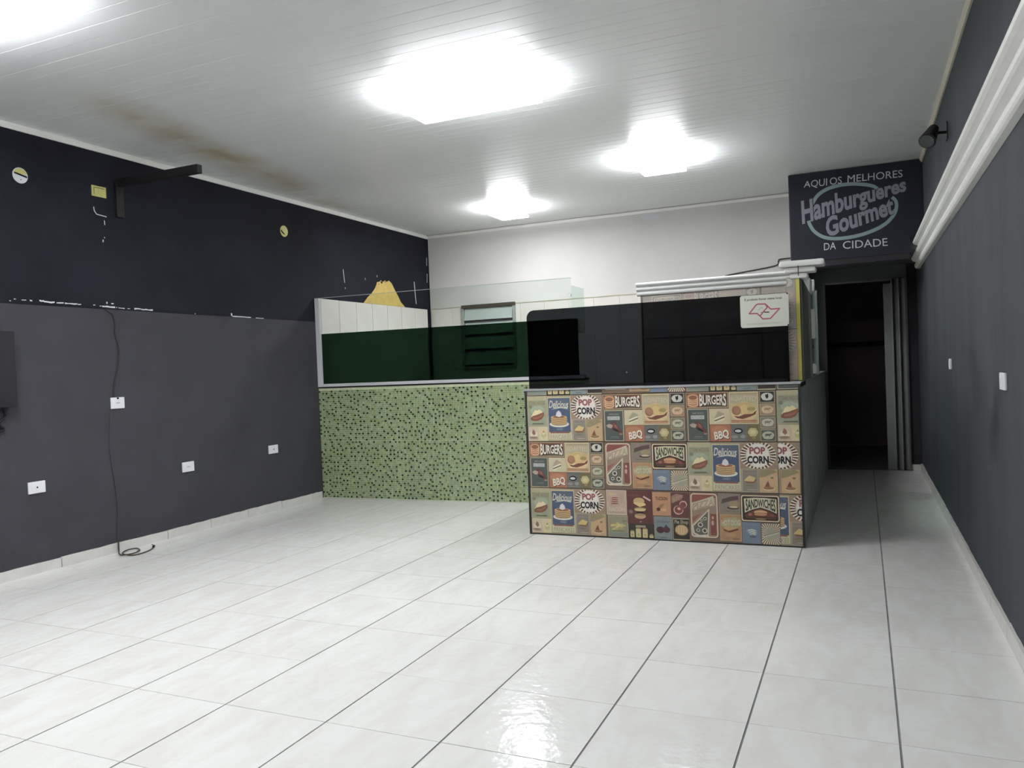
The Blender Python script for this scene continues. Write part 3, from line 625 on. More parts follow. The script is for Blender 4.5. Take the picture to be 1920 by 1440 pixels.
def design_steak():
    d = Design(1120, 640); X, Y = 105, 712
    o = lambda x: x - X
    q = lambda y: y - Y
    d.rect(0, 0, 1120, 640, c(120, 92, 76))
    d.card(o(110), q(712), o(390), q(1052), c(186, 156, 132), c(200, 176, 152), 12); d.text('Bacon', o(150), q(745), o(260), q(790), c(206, 172, 110), .01); d.text('FINE', o(290), q(760), o(350), q(880), c(166, 146, 128))
    for k in range(4): d.poly([(o(172 - k * 4), q(836 + k * 26)), (o(200), q(812 + k * 26)), (o(262), q(812 + k * 26)), (o(282 + k * 2), q(836 + k * 26)), (o(262), q(826 + k * 26)), (o(200), q(828 + k * 26))], c(150 - k * 8, 62, 50))
    d.text('BACON', o(145), q(945), o(365), q(1000), c(200, 178, 158), .02); d.rect(o(140), q(1010), o(365), q(1022), c(166, 138, 118))
    d.card(o(125), q(1060), o(405), q(1350), c(146, 140, 110), c(168, 158, 130), 8); d.rect(o(132), q(1285), o(398), q(1342), c(130, 138, 122)); d.rect(o(330), q(1120), o(392), q(1140), c(126, 120, 98))
    for k in range(14): d.ell(o(265 + random.uniform(-75, 75)), q(1205 + random.uniform(-45, 35)), 38, 13, (c(190, 172, 96), c(172, 154, 84), c(206, 188, 112))[k % 3], random.uniform(-60, 60))
    d.rect(o(180), q(1262), o(345), q(1272), c(110, 110, 84))
    d.rect(o(400), q(720), o(742), q(1160), c(98, 54, 46)); d.text('BURGER', o(415), q(768), o(580), q(796), c(124, 78, 64), .02)
    d.poly([(o(615), q(800)), (o(628), q(782)), (o(722), q(836)), (o(712), q(856))], c(206, 180, 156))
    d.ell(o(560), q(855), 76, 46, c(196, 160, 94)); d.poly([(o(484), q(885)), (o(500), q(870)), (o(640), q(880)), (o(655), q(905)), (o(570), q(935))], c(214, 186, 104)); d.ell(o(575), q(960), 82, 20, c(178, 160, 94)); d.ell(o(572), q(975), 74, 16, c(210, 184, 116)); d.ell(o(575), q(1008), 52, 14, c(52, 32, 30)); d.ell(o(572), q(1055), 76, 36, c(196, 150, 102)); d.ell(o(572), q(1038), 74, 14, c(160, 140, 90))
    d.ell(o(446), q(1000), 36, 34, c(120, 80, 68)); d.ell(o(446), q(1000), 24, 18, c(150, 110, 92)); d.ell(o(575), q(1130), 14, 8, c(180, 140, 110))
    d.rect(o(405), q(1160), o(755), q(1352), c(66, 62, 56)); d.rect(o(505), q(1178), o(640), q(1206), c(160, 150, 112))
    for (a, b, y) in ((430, 486, 1240), (505, 575, 1205), (598, 665, 1205), (688, 742, 1285)): d.rr(o(a), q(y + 20), o(b), q(1340), 8, c(200, 184, 122)); d.rect(o(a + 6), q(y + 4), o(b - 6), q(y + 22), c(140, 128, 80)); d.ell(o((a + b) / 2), q(1305), 15, 18, c(176, 150, 92))
    d.card(o(745), q(730), o(985), q(1035), c(186, 130, 80), c(196, 146, 98), 5); d.text('TUCSON', o(785), q(790), o(945), q(832), c(96, 62, 40), .03); d.poly([(o(795), q(955)), (o(850), q(890)), (o(905), q(868)), (o(880), q(915)), (o(840), q(965)), (o(815), q(985))], c(150, 116, 60)); d.ell(o(820), q(955), 25, 24, c(90, 54, 30)); d.ell(o(890), q(960), 40, 18, c(206, 152, 92))
    d.rr(o(990), q(730), o(1215), q(1050), 26, c(104, 62, 54)); d.poly([(o(1000), q(870)), (o(995), q(780)), (o(1060), q(742)), (o(1150), q(760)), (o(1120), q(800)), (o(1050), q(850))], c(150, 118, 92)); d.text('BEEF', o(1015), q(800), o(1150), q(852), c(170, 134, 112), .02, dy=40)
    d.ell(o(1085), q(955), 64, 60, c(206, 156, 138)); d.ell(o(1150), q(880), 50, 48, c(206, 156, 138)); d.ell(o(1088), q(950), 54, 50, c(122, 58, 50)); d.ell(o(1148), q(886), 40, 38, c(122, 58, 50)); d.ell(o(1110), q(925), 44, 40, c(132, 66, 56)); d.ell(o(1092), q(938), 21, 17, c(212, 170, 140))
    d.card(o(760), q(1050), o(990), q(1380), c(126, 138, 136), c(150, 158, 148), 6); d.text('CRANBERRY', o(785), q(1105), o(970), q(1128), c(96, 104, 104), .01); d.ell(o(838), q(1225), 54, 44, c(84, 44, 52)); d.ell(o(920), q(1220), 46, 42, c(92, 48, 54)); d.poly([(o(885), q(1195)), (o(915), q(1150)), (o(945), q(1195))], c(66, 72, 78)); d.rect(o(790), q(1290), o(960), q(1300), c(146, 152, 146)); d.rect(o(840), q(1320), o(920), q(1334), c(104, 114, 112))
    d.card(o(1000), q(1060), o(1235), q(1400), c(176, 170, 132), c(150, 150, 124), 6); d.rect(o(1010), q(1075), o(1220), q(1335), c(64, 56, 48)); d.text('Pie Shop', o(1030), q(1085), o(1205), q(1132), c(170, 168, 140), .02); d.ell(o(1118), q(1215), 90, 74, c(150, 118, 70)); d.ell(o(1118), q(1215), 78, 62, c(206, 172, 112))
    for k in range(4): d.rect(o(1060 + k * 34), q(1170), o(1066 + k * 34), q(1262), c(166, 132, 78))
    d.text('CAFE', o(1075), q(1350), o(1165), q(1376), c(130, 122, 94), .02)
    # rescale to the common proportions of a tile
    return d
DES = {'potato': design_potato(), 'burgers': design_burgers(), 'pizza': design_pizza(), 'steak': design_steak()}

def print_tile(parent, kind, X0, X1, Z0, Z1, yf, TW, TH, anchor='l', fade=0., valign='b', ushift=0.):
    """a tile occupying X0..X1, Z0..Z1 cut from a full TW x TH printed tile; printed face towards -y"""
    body = B('ceramic_tile', X0 + .001, X1 - .001, yf, yf + .006, Z0 + .001, Z1 - .001, 'cer', parent)
    d = DES[kind]; sx, sz = TW / d.w, TH / d.h
    fx = (X0 if anchor == 'l' else X1 - TW) - ushift * TW          # where the full tile would begin
    top = (Z1 if valign == 't' else Z0 + TH)
    u0, u1 = (X0 - fx + .0012) / sx, (X1 - fx - .0012) / sx; v0, v1 = (top - Z1 + .0012) / sz, (top - Z0 - .0012) / sz
    mb = MB(); nmax = max(L for _, _, L in d.p) + 1
    for pts, col, L in d.p:
        P = clip(list(pts), max(0, u0), max(0, v0), min(d.w, u1), min(d.h, v1))
        if not P: continue
        y = yf - .0002 - .0022 * (L + 1) / nmax
        col = tuple(a * (1 - fade) + b * fade for a, b in zip(col, lin((214, 203, 192))))
        mb.quad([(fx + p[0] * sx, y, top - p[1] * sz) for p in P], c=col)
    # make every face look towards -y
    for i, f in enumerate(mb.f):
        a = sum(mb.v[f[k - 1]][0] * mb.v[f[k]][2] - mb.v[f[k]][0] * mb.v[f[k - 1]][2] for k in range(len(f)))
        if a < 0: mb.f[i] = f[::-1]
    pr = mb.build('print', 'print', body, normals=False)
    return body

# ------------------------------------------------------------------ front counter
ctr = thing('serving_counter', (-1.28, 5.6, 0), 'front serving counter clad in retro food advert tiles with a dark top', 'counter')
CX0, CX1, CY = -2.208, -.362, 5.222
B('body', CX0 + .01, CX1 - .006, CY + .012, 5.80, 0, 1.0, 'charcoal', ctr)
B('worktop', CX0, CX1 + .0, CY + .004, 5.84, 1.0, 1.034, 'granite', ctr)
lab(B('edge_strip', CX0 - .012, CX1 + .008, CY - .006, CY + .004, 1.026, 1.039, 'alu', ctr), 'thin pale metal strip along the top edge')
lab(B('corner_trim', CX0 - .008, CX0 + .006, CY - .004, CY + .012, 0, 1.026, 'black_trim', ctr), 'black corner strip')
B('corner_trim', CX1 - .008, CX1 + .006, CY - .004, CY + .012, 0, 1.026, 'black_trim', ctr)
B('skirting', CX0, CX1, CY - .002, CY + .01, 0, .008, 'black_trim', ctr)
TW, TH = .569, .335
bx = [CX0 + .006, -1.640, -1.071, -.502, CX1 - .008]
rows = [(.008, .334, ('potato', 'steak', 'pizza', 'potato2')), (.336, .662, ('burgers', 'pizza', 'potato', 'potato3')), (.664, .990, ('potato', 'burgers', 'burgers', 'potato')), (.992, 1.025, ('steak', 'pizza', 'steak', 'burgers'))]
for z0, z1, ks in rows:
    for k, kd in enumerate(ks):
        x0, x1 = bx[k], bx[k + 1]; an = 'l'
        if kd == 'potato2':      # cut tile: pancake edge and pop corn
            print_tile(ctr, 'potato', x0, x1, z0, z1, CY, TW, .326, 'l', ushift=.49); continue
        if kd == 'potato3':
            print_tile(ctr, 'potato', x0, x1, z0, z1, CY, TW, .326, 'r'); continue
        if z1 > 1.0: print_tile(ctr, kd, x0, x1, z0, z1, CY, TW, .326, 'l', 0, 'b')
        else: print_tile(ctr, kd, x0, x1, z0, z1, CY, (x1 - x0) if k < 3 else TW, z1 - z0)
# corridor side of the counter
chw = thing('corridor_half_wall', (-.41, 7.3, 0), 'long low grey half wall along the left side of the dark corridor', 'half wall')
B('wall_panel', CX1 - .09, CX1, 5.846, YD - .002, 0, 1.024, 'side_grey', chw)
B('side_face', CX1 - .006, CX1, CY + .012, 5.84, 0, 1.0, 'side_grey', ctr)
lab(B('side_ledge', CX1 - .055, CX1 + .012, 5.846, YD - .004, 1.024, 1.040, 'alu', chw), 'pale ledge on top')
lab(B('side_ledge', CX1 - .05, CX1 + .012, CY + .004, 5.84, 1.034, 1.040, 'alu', ctr), 'pale ledge along the corridor side')
tag(B('return_half_wall', CX0, CX0 + .1, 5.846, 6.30, 0, 1.03, 'kitchen_tile'), 'short white return wall hidden between the tiled counter and the mosaic half wall', 'half wall')

# black glass screen standing on the counter
def glass_outline(x0, x1, z0, z1, r):
    P = [(x0, z0), (x1, z0), (x1, z1)]
    for k in range(7): a = math.radians(90 + k * 15); P.append((x0 + r + r * math.cos(a), z1 - r + r * math.sin(a)))
    return P
bg = MB().prism(glass_outline(-2.196, -.420, 1.040, 1.600, .055), 'y', 5.262, 5.270).build('smoked_glass_screen', 'glass_black')
tag(bg, 'long black smoked glass screen with a rounded upper left corner standing on the tiled counter', 'glass screen')
lab(MB().cyl((-1.47, 5.262, 1.135), (-1.47, 5.256, 1.135), .006, n=12).build('bolt', 'steel', bg), 'small bright dot placed for a highlight on the glass')  # steel dot modelled in place of a highlight on the glass
B('bottom_channel', -2.19, -.43, 5.255, 5.280, 1.041, 1.060, 'granite', bg)

# notice plate on the glass
pl = thing('notice_plate', (-.56, 5.255, 1.39), 'white rounded no-smoking notice plate with a red outlined emblem on the black glass', 'notice plate')
d = Design(1460, 970)
d.rr(0, 0, 1460, 970, 70, c(196, 198, 184))
rect_p = []
mb = MB()
P = [(p[0], p[1]) for p in d.p[0][0]]
def plx(u): return -.706 + u * (.294 / 1460)
def plz(v): return 1.597 - v * (.206 / 970)
mb.prism([(plx(u), plz(v)) for u, v in P], 'y', 5.253, 5.259)
mb.build('plate', mat('cream_plate', (206, 208, 194), .4), pl)
g = Design(1460, 970)
g.text('É proibido fumar neste local', 140, 100, 1260, 160, c(96, 98, 84), .03)
def stroke(g, pts, w_, col, close=False):
    n = len(pts)
    for i in range(n if close else n - 1):
        a, b = Vector(pts[i]), Vector(pts[(i + 1) % n]); dd = (b - a).normalized() * w_ / 2; nn = Vector((-dd.y, dd.x))
        g.poly([tuple(a - dd * .6 + nn), tuple(b + dd * .6 + nn), tuple(b + dd * .6 - nn), tuple(a - dd * .6 - nn)], col)
def sh(p): return (p[0] - 130, p[1] + .035 * (p[0] - 130) - 240)
red = c(176, 40, 62)
A_ = [sh(p) for p in ((400, 780), (460, 710), (620, 520), (670, 500), (895, 500), (955, 600), (860, 700), (770, 810), (720, 850), (640, 780))]
B_ = [sh(p) for p in ((895, 500), (1060, 660), (1320, 645), (1040, 935), (810, 945), (720, 850))]
stroke(g, A_, 38, red, True); stroke(g, B_, 38, red)
stroke(g, [sh((760, 750)), sh((820, 755))], 26, c(130, 110, 100)); stroke(g, [sh((860, 745)), sh((1000, 745))], 30, c(30, 26, 24))
stroke(g, [sh((680, 680)), sh((740, 640)), sh((760, 590)), sh((800, 600)), (sh((820, 640)))], 12, c(150, 148, 136))
g.rect(180, 850, 1270, 858, c(172, 176, 160)); g.rect(180, 880, 1270, 886, c(176, 180, 164))
mb = MB(); nm = g.L + 1
for pts, col, L in g.p: mb.quad([(plx(u), 5.2528 - .0008 * (L + 1) / nm, plz(v)) for u, v in pts], c=col)
mb.build('print', 'print', pl, normals=False)
for u, v in ((1450, 20), (1450, 950)): MB().cyl((plx(u - 20), 5.2535, plz(v)), (plx(u - 20), 5.251, plz(v)), .005, n=10).build('screw', 'dark', pl)

# ------------------------------------------------------------------ tiled kiosk wall behind the glass with its cornices
kw = thing('tiled_kiosk_wall', (-.95, 5.9, 0), 'pale tiled partition with a white ribbed cornice rising behind the black glass', 'partition')
KX0, KX1, KY = -1.505, -.43, 5.868
B('core', KX0, KX1, KY, KY + .08, 0, 1.70, 'grey_green', kw)
B('edge_board', KX0 - .006, KX0 + .006, KY - .008, KY + .085, 1.04, 1.70, 'grey_green', kw)
zrows = [(1.037, 1.37), (1.372, 1.704)]
xs = [KX0 + .007, -1.2, -.64, KX1]
for (z0, z1), ks in zip(zrows, (('burgers', 'potato', 'steak'), ('pizza', 'burgers', 'potato'))):
    for (x0, x1, kd) in zip(xs[:-1], xs[1:], ks): print_tile(kw, kd, x0, x1, z0, z1, KY - .006, .55, .335, 'r' if x0 < -1.3 else 'l', .6)
prof = [(-(x) + KY, z) for x, z in ribs(1.695, 1.795, .02, .055, 3)]
MB().prism(prof, 'x', KX0 - .03, KX1 + .02).build('cornice', 'white_gloss', kw)
# end pillar on the corridor corner of the counter
pc = thing('end_pillar', (-.38, 5.4, 1.044), 'slim tiled pillar with white stepped capital on the corridor corner of the counter', 'pillar')
PX0, PY = -.427, 5.335
B('core', PX0, -.35, PY, 5.94, 1.044, 1.70, 'grey_green', pc)
for z0, z1, kd in ((1.046, 1.37, 'potato'), (1.372, 1.70, 'burgers')): print_tile(pc, kd, PX0, -.372, z0, z1, PY - .006, .55, .335, 'r', .55)
lab(B('edge_board', -.372, -.350, PY - .008, PY + .004, 1.044, 1.70, 'yellow_trim', pc), 'raw yellow board edge')
B('corner_line', -.350, -.345, PY - .008, PY + .03, 1.044, 1.79, 'black_trim', pc)
B('side_board', -.350, -.338, PY + .01, 6.0, 1.044, 1.70, 'grey_green', pc)
for (ya, yb) in ((6.06, 6.10), (6.95, 7.0)): B('post', -.36, -.325, ya, yb, 1.044, 1.73, 'folding', pc)
lab(MB().box(-.350, -.342, 6.10, 6.95, 1.044, 1.72).build('mirror_strip', 'glass_green_clear', pc), 'greenish glass side strip')
for (za, zb) in ((1.32, 1.53), (1.07, 1.14), (1.66, 1.74)): B('painted_reflection', -.325, -.300, 6.05, 6.16, za, zb, 'white_gloss', pc)  # white blocks in place of bright reflections in the chrome post
B('corner_line', -.353, -.348, PY - .062, PY - .058, 1.70, 1.775, 'black_trim', pc)
# capital: stepped white ribs, wider at the top
for k, (w_, z0, z1) in enumerate(((.0, 1.688, 1.722), (.038, 1.724, 1.757), (.078, 1.759, 1.797))):
    xa, xb = PX0 + .02 - w_ * .75, -.298 + w_ * 1.3
    MB().box(xa, xb, PY - .02 - w_ * .6, PY + .10, z0, z1).build('capital_step', 'white_gloss', pc, bevel=.0155)
lab(MB().prism([(-.335, 1.69), (-.29, 1.69), (-.295, 1.60)], 'y', PY + .05, PY + .3).build('bracket', 'white_gloss', pc), 'white triangular bracket')

# ------------------------------------------------------------------ green mosaic half wall
ang = math.atan2(.10, 2.2)
hw = thing('mosaic_half_wall', (XL, 6.32, 0), 'half wall covered in small green glass mosaic beside the left wall', 'half wall')
hw.rotation_euler = (0, 0, ang)
LEN = 2.70
def local(mb, name, m, parent=hw, **k):
    o = mb.build(name, m, None, **k); o.parent = parent; return o
local(MB().box(0.001, LEN, .006, .14, 0, 1.07), 'body', 'grout_light')
pitch = .0196; mb = MB(); nx = int(LEN / pitch); nz = int(1.055 / pitch)
pal = [c(164, 184, 124), c(174, 194, 136), c(154, 174, 114), c(180, 198, 152), c(160, 184, 140), c(168, 184, 122)]
sheet = {}; darks = set()
for j in range(nz):
    zz = .006 + j * pitch + (.003 if j * pitch > .535 else 0)
    for i in range(nx):
        key = (i // 16, j // 16); sh_ = sheet.setdefault(key, random.uniform(.92, 1.06))
        r = random.random()
        near = (i - 1, j) in darks or (i, j - 1) in darks or (i - 1, j - 1) in darks
        if r < .30 and not near: darks.add((i, j)); r = .05 if r < .19 else .15
        else: r = .2 + .8 * random.random()
        col = c(34, 58, 26) if r < .10 else (c(72, 98, 50) if r < .19 else (c(160, 172, 140) if r < .24 else random.choice(pal)))
        k_ = sh_ * random.uniform(.9, 1.08); col = tuple(v * k_ for v in col)
        mb.box(.002 + i * pitch, .002 + i * pitch + pitch - .0032, .002, .006, zz, zz + pitch - .0032, c=col, skip='k')
mo_ = local(mb, 'mosaic', 'mosaic', normals=False); mo_['kind'] = 'stuff'
local(MB().box(0.001, LEN, 0, .15, 1.07, 1.084), 'top_slab', 'dark')
# screen on the half wall
gs = thing('kitchen_glass_screen', (XL, 6.32, 1.084), 'tall clear glass screen with a dark green lower pane on the mosaic half wall', 'glass screen')
gs.rotation_euler = (0, 0, ang)
def gl(mb, name, m): return local(mb, name, m, gs)
gl(MB().box(.05, LEN, .0, .05, 0, .028), 'bottom_rail', 'white_bar')
gl(MB().box(.001, .048, -.004, .05, 0, .865), 'post', 'white_bar')
lab(gl(MB().box(.048, LEN - .05, .022, .028, .028, .516), 'lower_pane', 'glass_dark_green'), 'dark green glass lower pane')
lab(gl(MB().box(.048, 2.60, .030, .036, .028, .868), 'upper_pane', 'glass_clear'), 'clear glass pane')
lab(gl(MB().box(2.60, 2.608, .036, .40, .40, .80), 'return_pane', 'glass_green_clear'), 'pale green glass return')
gl(MB().box(.048, 2.60, .029, .037, .866, .870), 'pane_edge', 'pane')
gl(MB().cyl((2.585, .022, .72), (2.585, .045, .72), .014, n=14), 'glass_clip', 'steel')

# ------------------------------------------------------------------ burger sign on the bulkhead
sg = thing('burger_sign', (-.03, 7.75, 2.05), 'black painted sign board with chalk lettering about gourmet burgers above the corridor', 'sign')
MB().prism([(-.572, 2.062), (.412, 2.062), (.412, 2.192), (.515, 2.192), (.515, ZC - .004), (-.572, ZC - .004)], 'y', 7.745, 7.778).build('board', 'sign', sg)
Hm = (0.0008785303608647619, -2.7152725225119606e-05, -0.7439780890523598, 2.16478215196124e-05, -0.0009653167246999905, 3.126854155011884, 5.0091532913457577e-05, -4.214473921131521e-06)
def sgp(x, y):       # board coordinates measured on the lettering -> metres on the board
    q = Hm[6] * x + Hm[7] * y + 1; return ((Hm[0] * x + Hm[1] * y + Hm[2]) / q, (Hm[3] * x + Hm[4] * y + Hm[5]) / q)
def sign_text(s, TL, TR, BL, BR, y, off, name, m, asc=.7, grow=0):
    V, F, a, b = text_polys(s, off); mb = MB()
    for f in F:
        P = []
        for i in f:
            u = (V[i][0] - a) / (b - a); v = V[i][1] / asc
            tx = TL[0] + (TR[0] - TL[0]) * u; ty = TL[1] + (TR[1] - TL[1]) * u; bx_ = BL[0] + (BR[0] - BL[0]) * u; by_ = BL[1] + (BR[1] - BL[1]) * u
            X_, Z_ = sgp(bx_ + (tx - bx_) * v, by_ + (ty - by_) * v); P.append((X_, y, Z_))
        mb.quad(P)
    o = mb.build(name, m, sg); return o
def sign_stroke(pts, w_, y, name, m):
    Q = []
    for i in range(len(pts) - 1):
        a = Vector(pts[max(i - 1, 0)]); b = Vector(pts[i]); cc = Vector(pts[i + 1]); dd = Vector(pts[min(i + 2, len(pts) - 1)])
        for k in range(6):
            t = k / 6; Q.append(.5 * ((2 * b) + (cc - a) * t + (2 * a - 5 * b + 4 * cc - dd) * t * t + (3 * b - a - 3 * cc + dd) * t ** 3))
    Q.append(Vector(pts[-1])); mb = MB(); L_ = []; R_ = []
    for i, q in enumerate(Q):
        d_ = (Q[min(i + 1, len(Q) - 1)] - Q[max(i - 1, 0)]).normalized(); n_ = Vector((-d_.y, d_.x)) * w_ / 2
        L_.append(sgp(*(q + n_))); R_.append(sgp(*(q - n_)))
    for i in range(len(Q) - 1): mb.quad([(L_[i][0], y, L_[i][1]), (L_[i + 1][0], y, L_[i + 1][1]), (R_[i + 1][0], y, R_[i + 1][1]), (R_[i][0], y, R_[i][1])])
    return mb.build(name, m, sg)
lab(sign_stroke([(425, 530), (480, 445), (570, 385), (680, 350), (800, 335), (920, 340), (1010, 355), (1065, 388)], 34, 7.7445, 'ring', 'ring'), 'pale green painted oval, upper arc')
lab(sign_stroke([(1195, 462), (1232, 500), (1238, 560), (1208, 640), (1120, 728), (980, 798), (820, 843), (660, 862), (540, 848), (450, 795), (405, 730), (392, 690)], 34, 7.7445, 'ring', 'ring'), 'pale green painted oval, lower arc')
HB = ((318, 505), (1325, 270), (330, 715), (1335, 395)); GB = ((550, 668), (1195, 450), (566, 845), (1222, 612))
sign_text('Hamburgueres', *HB, 7.7442, .06, 'lettering_outline', 'sign'); sign_text('Gourmet', *GB, 7.7442, .06, 'lettering_outline', 'sign')
lab(sign_text('Hamburgueres', *HB, 7.7439, .034, 'lettering', 'chalk'), 'grey hand lettering'); sign_text('Gourmet', *GB, 7.7439, .036, 'lettering', 'chalk')
def words(parts):
    for s_, TL, TR, BL, BR in parts: lab(sign_text(s_, TL, TR, BL, BR, 7.7439, 0., 'lettering', 'chalk_white'), 'thin white hand lettering')
words((('AQUI', (350, 310), (570, 278), (345, 370), (570, 350)), ('OS', (596, 275), (712, 262), (596, 345), (712, 330)), ('MELHORES', (768, 252), (1297, 197), (766, 322), (1298, 268)),
       ('DA', (540, 905), (655, 893), (540, 975), (655, 963)), ('CIDADE', (722, 888), (1150, 855), (722, 962), (1155, 930))))
B('shadow_strip', -.50, .40, 7.75, 7.79, 2.01, 2.062, 'void', sg)  # black strip painting in the shadow beneath the sign board

# ------------------------------------------------------------------ electrical plates
def plate(x, y0, y1, z0, z1, side, label, kind, group=None):
    s = 1 if side == 'l' else -1
    xa, xb = (x, x + .010) if s > 0 else (x - .010, x)
    t = thing('wall_socket' if kind != 'switch' else 'light_switch', (x, (y0 + y1) / 2, (z0 + z1) / 2), label, 'socket' if kind != 'switch' else 'switch', group)
    MB().box(xa, xb, y0, y1, z0, z1).build('cover_plate', 'socket', t, bevel=.004)
    cy, cz = (y0 + y1) / 2, (z0 + z1) / 2; f = xb if s > 0 else xa
    if kind == 'one': MB().cyl((f - .001, cy, cz), (f + .002, cy, cz), .016, n=16).build('socket_face', 'socket', t); MB().cyl((f + .001, cy + .0, cz), (f + .0027, cy, cz), .006, n=10).build('pin_hole', 'hole', t)
    if kind == 'three':
        B('socket_face', f, f + .0015, cy - .022, cy + .022, cz - .012, cz + .012, 'socket', t)
        for k in (-1, 0, 1): MB().cyl((f + .001, cy + k * .010, cz), (f + .0022, cy + k * .010, cz), .003, n=8).build('pin_hole', 'hole', t)
    if kind == 'switch': MB().box(min(f, f + s * .004), max(f, f + s * .004), cy - .014, cy + .014, cz - .017, cz + .017).build('rocker', 'socket', t, bevel=.001)
    return t
plate(XL, 3.337, 3.453, .512, .588, 'l', 'white low wall socket nearest the black box, with a single dark hole', 'one')
plate(XL, 4.584, 4.702, .482, .560, 'l', 'white low wall socket in the middle of the left wall with three small pin holes', 'three')
plate(XL, 5.569, 5.69, .513, .588, 'l', 'white low wall socket closest to the green mosaic half wall', 'one')
up = plate(XL, 3.972, 4.084, 1.017, 1.097, 'l', 'white wall socket at chest height with a cable entering from above', 'three')
B('cable_entry', XL + .008, XL + .012, 4.02, 4.036, 1.084, 1.096, 'hole', up)
plate(XR, 5.76, 5.86, 1.074, 1.142, 'r', 'white light switch on the right wall farther along towards the doorway', 'switch')
plate(XR, 3.66, 3.79, 1.026, 1.096, 'r', 'white light switch on the right wall nearest the viewer', 'switch')

# cables on the left wall
tag(MB().tube([(XL + .004, y, z) for y, z in ((3.965, 1.722), (3.982, 1.712), (4.024, 1.684), (4.04, 1.623), (4.036, 1.547), (4.059, 1.465), (4.058, 1.382), (4.036, 1.272), (4.007, 1.177), (4.0, 1.10))], .006).build('wall_cable', 'cable'),
    'dark painted cable wandering down the left wall to the upper socket', 'cable')
tag(MB().tube([(XL + .003, y, z) for y, z in ((3.972, 1.017), (3.966, .95), (3.957, .86), (3.95, .705), (3.977, .494), (3.990, .32), (3.985, .2), (3.975, .085))], .0055).build('wall_cable', mat('painted_cable', (62, 62, 68), .7)),
    'painted-over cable running down the left wall below the upper socket', 'cable')
tag(MB().tube([(XL + .016, 3.972, .085), (XL + .020, 3.965, .05), (XL + .03, 3.958, .012), (-4.79, 3.92, .006), (-4.725, 3.892, .006), (-4.69, 3.95, .007), (-4.72, 4.03, .008), (-4.80, 4.075, .007), (-4.835, 4.04, .006), (-4.80, 3.965, .008), (-4.725, 3.895, .014), (-4.66, 3.90, .007), (-4.63, 3.95, .006), (-4.655, 4.06, .006), (-4.70, 4.13, .007)], .0045).build('floor_cable', 'cable_b'),
    'loose brown cable end coiled on the floor against the left baseboard', 'cable')
D.objects['floor_cable'].location = (0, 0, 0)
mb = MB(); mb.cyl((-4.70, 4.13, .010), (-4.72, 4.155, .012), .008, n=10); mb.cyl((-4.72, 4.155, .012), (-4.745, 4.16, .02), .003, n=6)
mb.build('plug', 'dark', D.objects['floor_cable'])

# black box at the left
bb = thing('black_cabinet', (XL, 2.9, 1.05), 'flat black box mounted on the left wall at the picture edge', 'cabinet')
MB().box(XL, XL + .07, 2.45, 3.255, 1.075, 1.545).build('housing', 'black_box', bb, bevel=.004)
B('door', XL + .07, XL + .076, 2.48, 3.225, 1.105, 1.515, 'black_box', bb)
tag(MB().tube([(XL + .012, 3.18, 1.545), (XL + .012, 3.20, 1.59), (XL + .01, 3.185, 1.62), (XL + .008, 3.205, 1.65)], .005).build('wall_cable', 'dark'), 'short black wire sticking up above the black box', 'cable')
tag(MB().tube([(XL + .012, 3.20, 1.078), (XL + .014, 3.21, 1.02), (XL + .012, 3.17, .98), (XL + .012, 3.20, .94), (XL + .012, 3.14, .93), (XL + .012, 3.12, 1.0), (XL + .012, 3.10, 1.078)], .008).build('wall_cable', 'dark'), 'tangled black wire hanging under the black box', 'cable')

# wall bracket
wbk = thing('wall_bracket', (XL, 4.13, 2.4), 'black metal wall bracket with a long arm sticking out under the ceiling', 'bracket')
XU = XL - .012
MB().box(XU, XU + .022, 4.10, 4.165, 2.393, 2.645).build('wall_plate', 'dark', wbk, bevel=.002)
MB().box(XU + .022, -4.10, 4.115, 4.16, 2.61, 2.668).build('arm', 'dark', wbk, bevel=.003)
for z in (2.42, 2.50, 2.57): MB().cyl((XU + .022, 4.132, z), (XU + .027, 4.132, z), .007, n=8).build('bolt', 'cable', wbk)

# round and square wall holes on the upper left wall
def disc_x(x0, x1, cy, cz, ry, rz, n=26, a0=0, a1=360):
    P = [(cy + ry * math.cos(math.radians(a0 + (a1 - a0) * k / n)), cz + rz * math.sin(math.radians(a0 + (a1 - a0) * k / n))) for k in range(n + (a1 - a0 < 360))]
    return MB().prism(P, 'x', x0, x1)
t = thing('junction_box', (XU, 3.402, 2.546), 'round white junction box opening with a dark slot on the navy wall', 'junction box')
disc_x(XU, XU + .004, 3.402, 2.546, .050, .050).build('rim', 'chip', t)
disc_x(XU + .004, XU + .0055, 3.402, 2.556, .043, .034, a0=0, a1=180).build('inner_face', 'yellow_plastic', t)
MB().prism([(3.36, 2.553), (3.40, 2.545), (3.445, 2.536), (3.444, 2.548), (3.40, 2.556), (3.362, 2.562)], 'x', XU + .0055, XU + .007).build('slot', 'hole', t)
MB().cyl((XU + .004, 3.404, 2.520), (XU + .006, 3.404, 2.520), .003, n=8).build('screw', 'hole', t)
t = thing('junction_box', (XU, 5.928, 2.55), 'small round yellow junction box opening on the navy wall', 'junction box')
disc_x(XU, XU + .004, 5.928, 2.550, .052, .052).build('rim', 'yellow_plastic', t)
MB().prism([(5.885, 2.560), (5.905, 2.545), (5.935, 2.525), (5.930, 2.517), (5.90, 2.530), (5.882, 2.548)], 'x', XU + .004, XU + .0055).build('slot', 'hole', t)
t = thing('junction_box', (XU, 3.973, 2.55), 'rectangular yellowed socket box beside the black wall bracket', 'junction box')
MB().box(XU, XU + .004, 3.915, 4.031, 2.513, 2.588).build('rim', 'yellow_plastic', t, bevel=.001)
B('inner_face', XU + .004, XU + .0055, 3.927, 4.019, 2.523, 2.578, 'yellow_plastic', t)
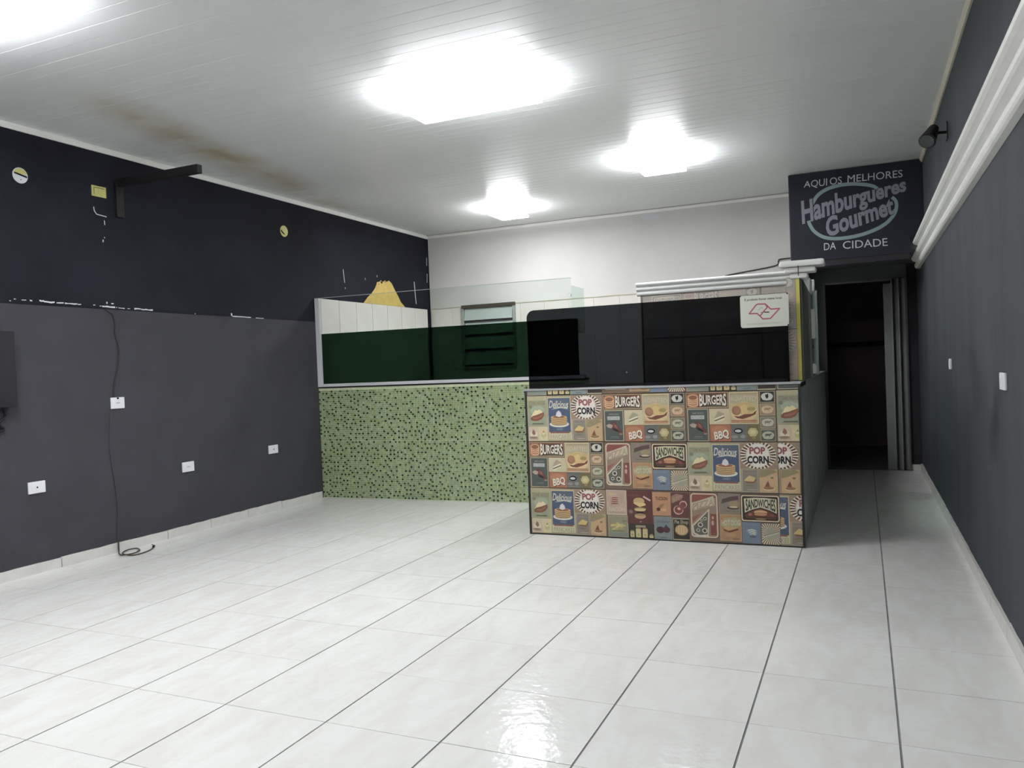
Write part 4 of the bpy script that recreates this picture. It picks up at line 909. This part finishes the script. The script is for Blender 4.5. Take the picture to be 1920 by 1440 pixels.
B('slot', XU + .0055, XU + .0062, 3.93, 4.015, 2.573, 2.576, 'hole', t); B('slot', XU + .0055, XU + .0062, 3.93, 3.933, 2.527, 2.573, 'hole', t)

# spotlight on the right wall
sp = thing('wall_spotlight', (XR, 5.63, 2.55), 'small black spotlight on a bracket high on the right wall', 'spotlight')
MB().box(XR - .008, XR, 5.59, 5.67, 2.50, 2.605).build('wall_plate', 'dark', sp, bevel=.002)
MB().cyl((XR - .008, 5.62, 2.545), (.455, 5.58, 2.54), .009, n=10).build('bracket_arm', 'dark', sp)
mb = MB(); mb.cyl((.445, 5.60, 2.572), (.400, 5.50, 2.478), .030, .050, n=20)
mb.build('lamp_head', 'dark', sp, smooth=False)
MB().cyl((.401, 5.502, 2.480), (.398, 5.496, 2.475), .042, n=20).build('lens', mat('dark_lens', (60, 62, 64), .15), sp)

# ------------------------------------------------------------------ ceiling lamps
def lamp(cx, cy, wx, wy, label, mt):
    """hanging light panel: slim tray under the ceiling, luminous panel below it on four pins"""
    t = thing('ceiling_lamp', (cx, cy, ZC), label, 'lamp')
    B('tray', cx - wx / 2 + .06, cx + wx / 2 - .06, cy - .06, cy + .06, ZC - .022, ZC - .001, 'lamp_body', t)
    MB().box(cx - wx / 2, cx + wx / 2, cy - wy / 2, cy + wy / 2, ZC - .098, ZC - .078).build('luminous_panel', mt, t, bevel=.006)
    for sx in (-1, 1):
        for sy in (-1, 1):
            MB().cyl((cx + sx * (wx / 2 - .08), cy + sy * .045, ZC - .080), (cx + sx * (wx / 2 - .08), cy + sy * .045, ZC - .02), .006, n=8).build('pin', 'lamp_body', t)
    return t
lamp(-3.50, 2.10, .80, .46, 'lit ceiling light panel at the upper left, cut by the picture edge', 'lamp_near')
lamp(-2.10, 4.24, .80, .42, 'large lit light panel in the middle of the ceiling', 'lamp_near')
lamp(-1.46, 6.42, .35, .44, 'smaller lit ceiling light panel above the tiled counter', 'lamp_far')
lamp(-3.30, 7.54, .30, .36, 'smallest lit ceiling light panel near the back wall over the kitchen', 'lamp_far')
lamp(-.75, .30, .80, .46, 'added fill light panel just behind the viewer nearest the right wall, outside the picture', 'fill_rear')  # unseen, added to brighten the near floor and right wall
lamp(-2.9, -.10, .80, .46, 'added fill light panel behind the viewer nearest the left wall, outside the picture', 'fill_rear')  # also unseen, added so floor and walls are lit evenly

# repeats of one kind share a group
for o in D.objects:
    g = {'lamp': 'ceiling light panels', 'socket': 'white sockets on the left wall', 'switch': 'light switches on the right wall', 'junction box': 'junction boxes on the upper left wall', 'cable': 'loose wall cables', 'half wall': 'low half walls'}.get(o.get('category'))
    if g: o['group'] = g
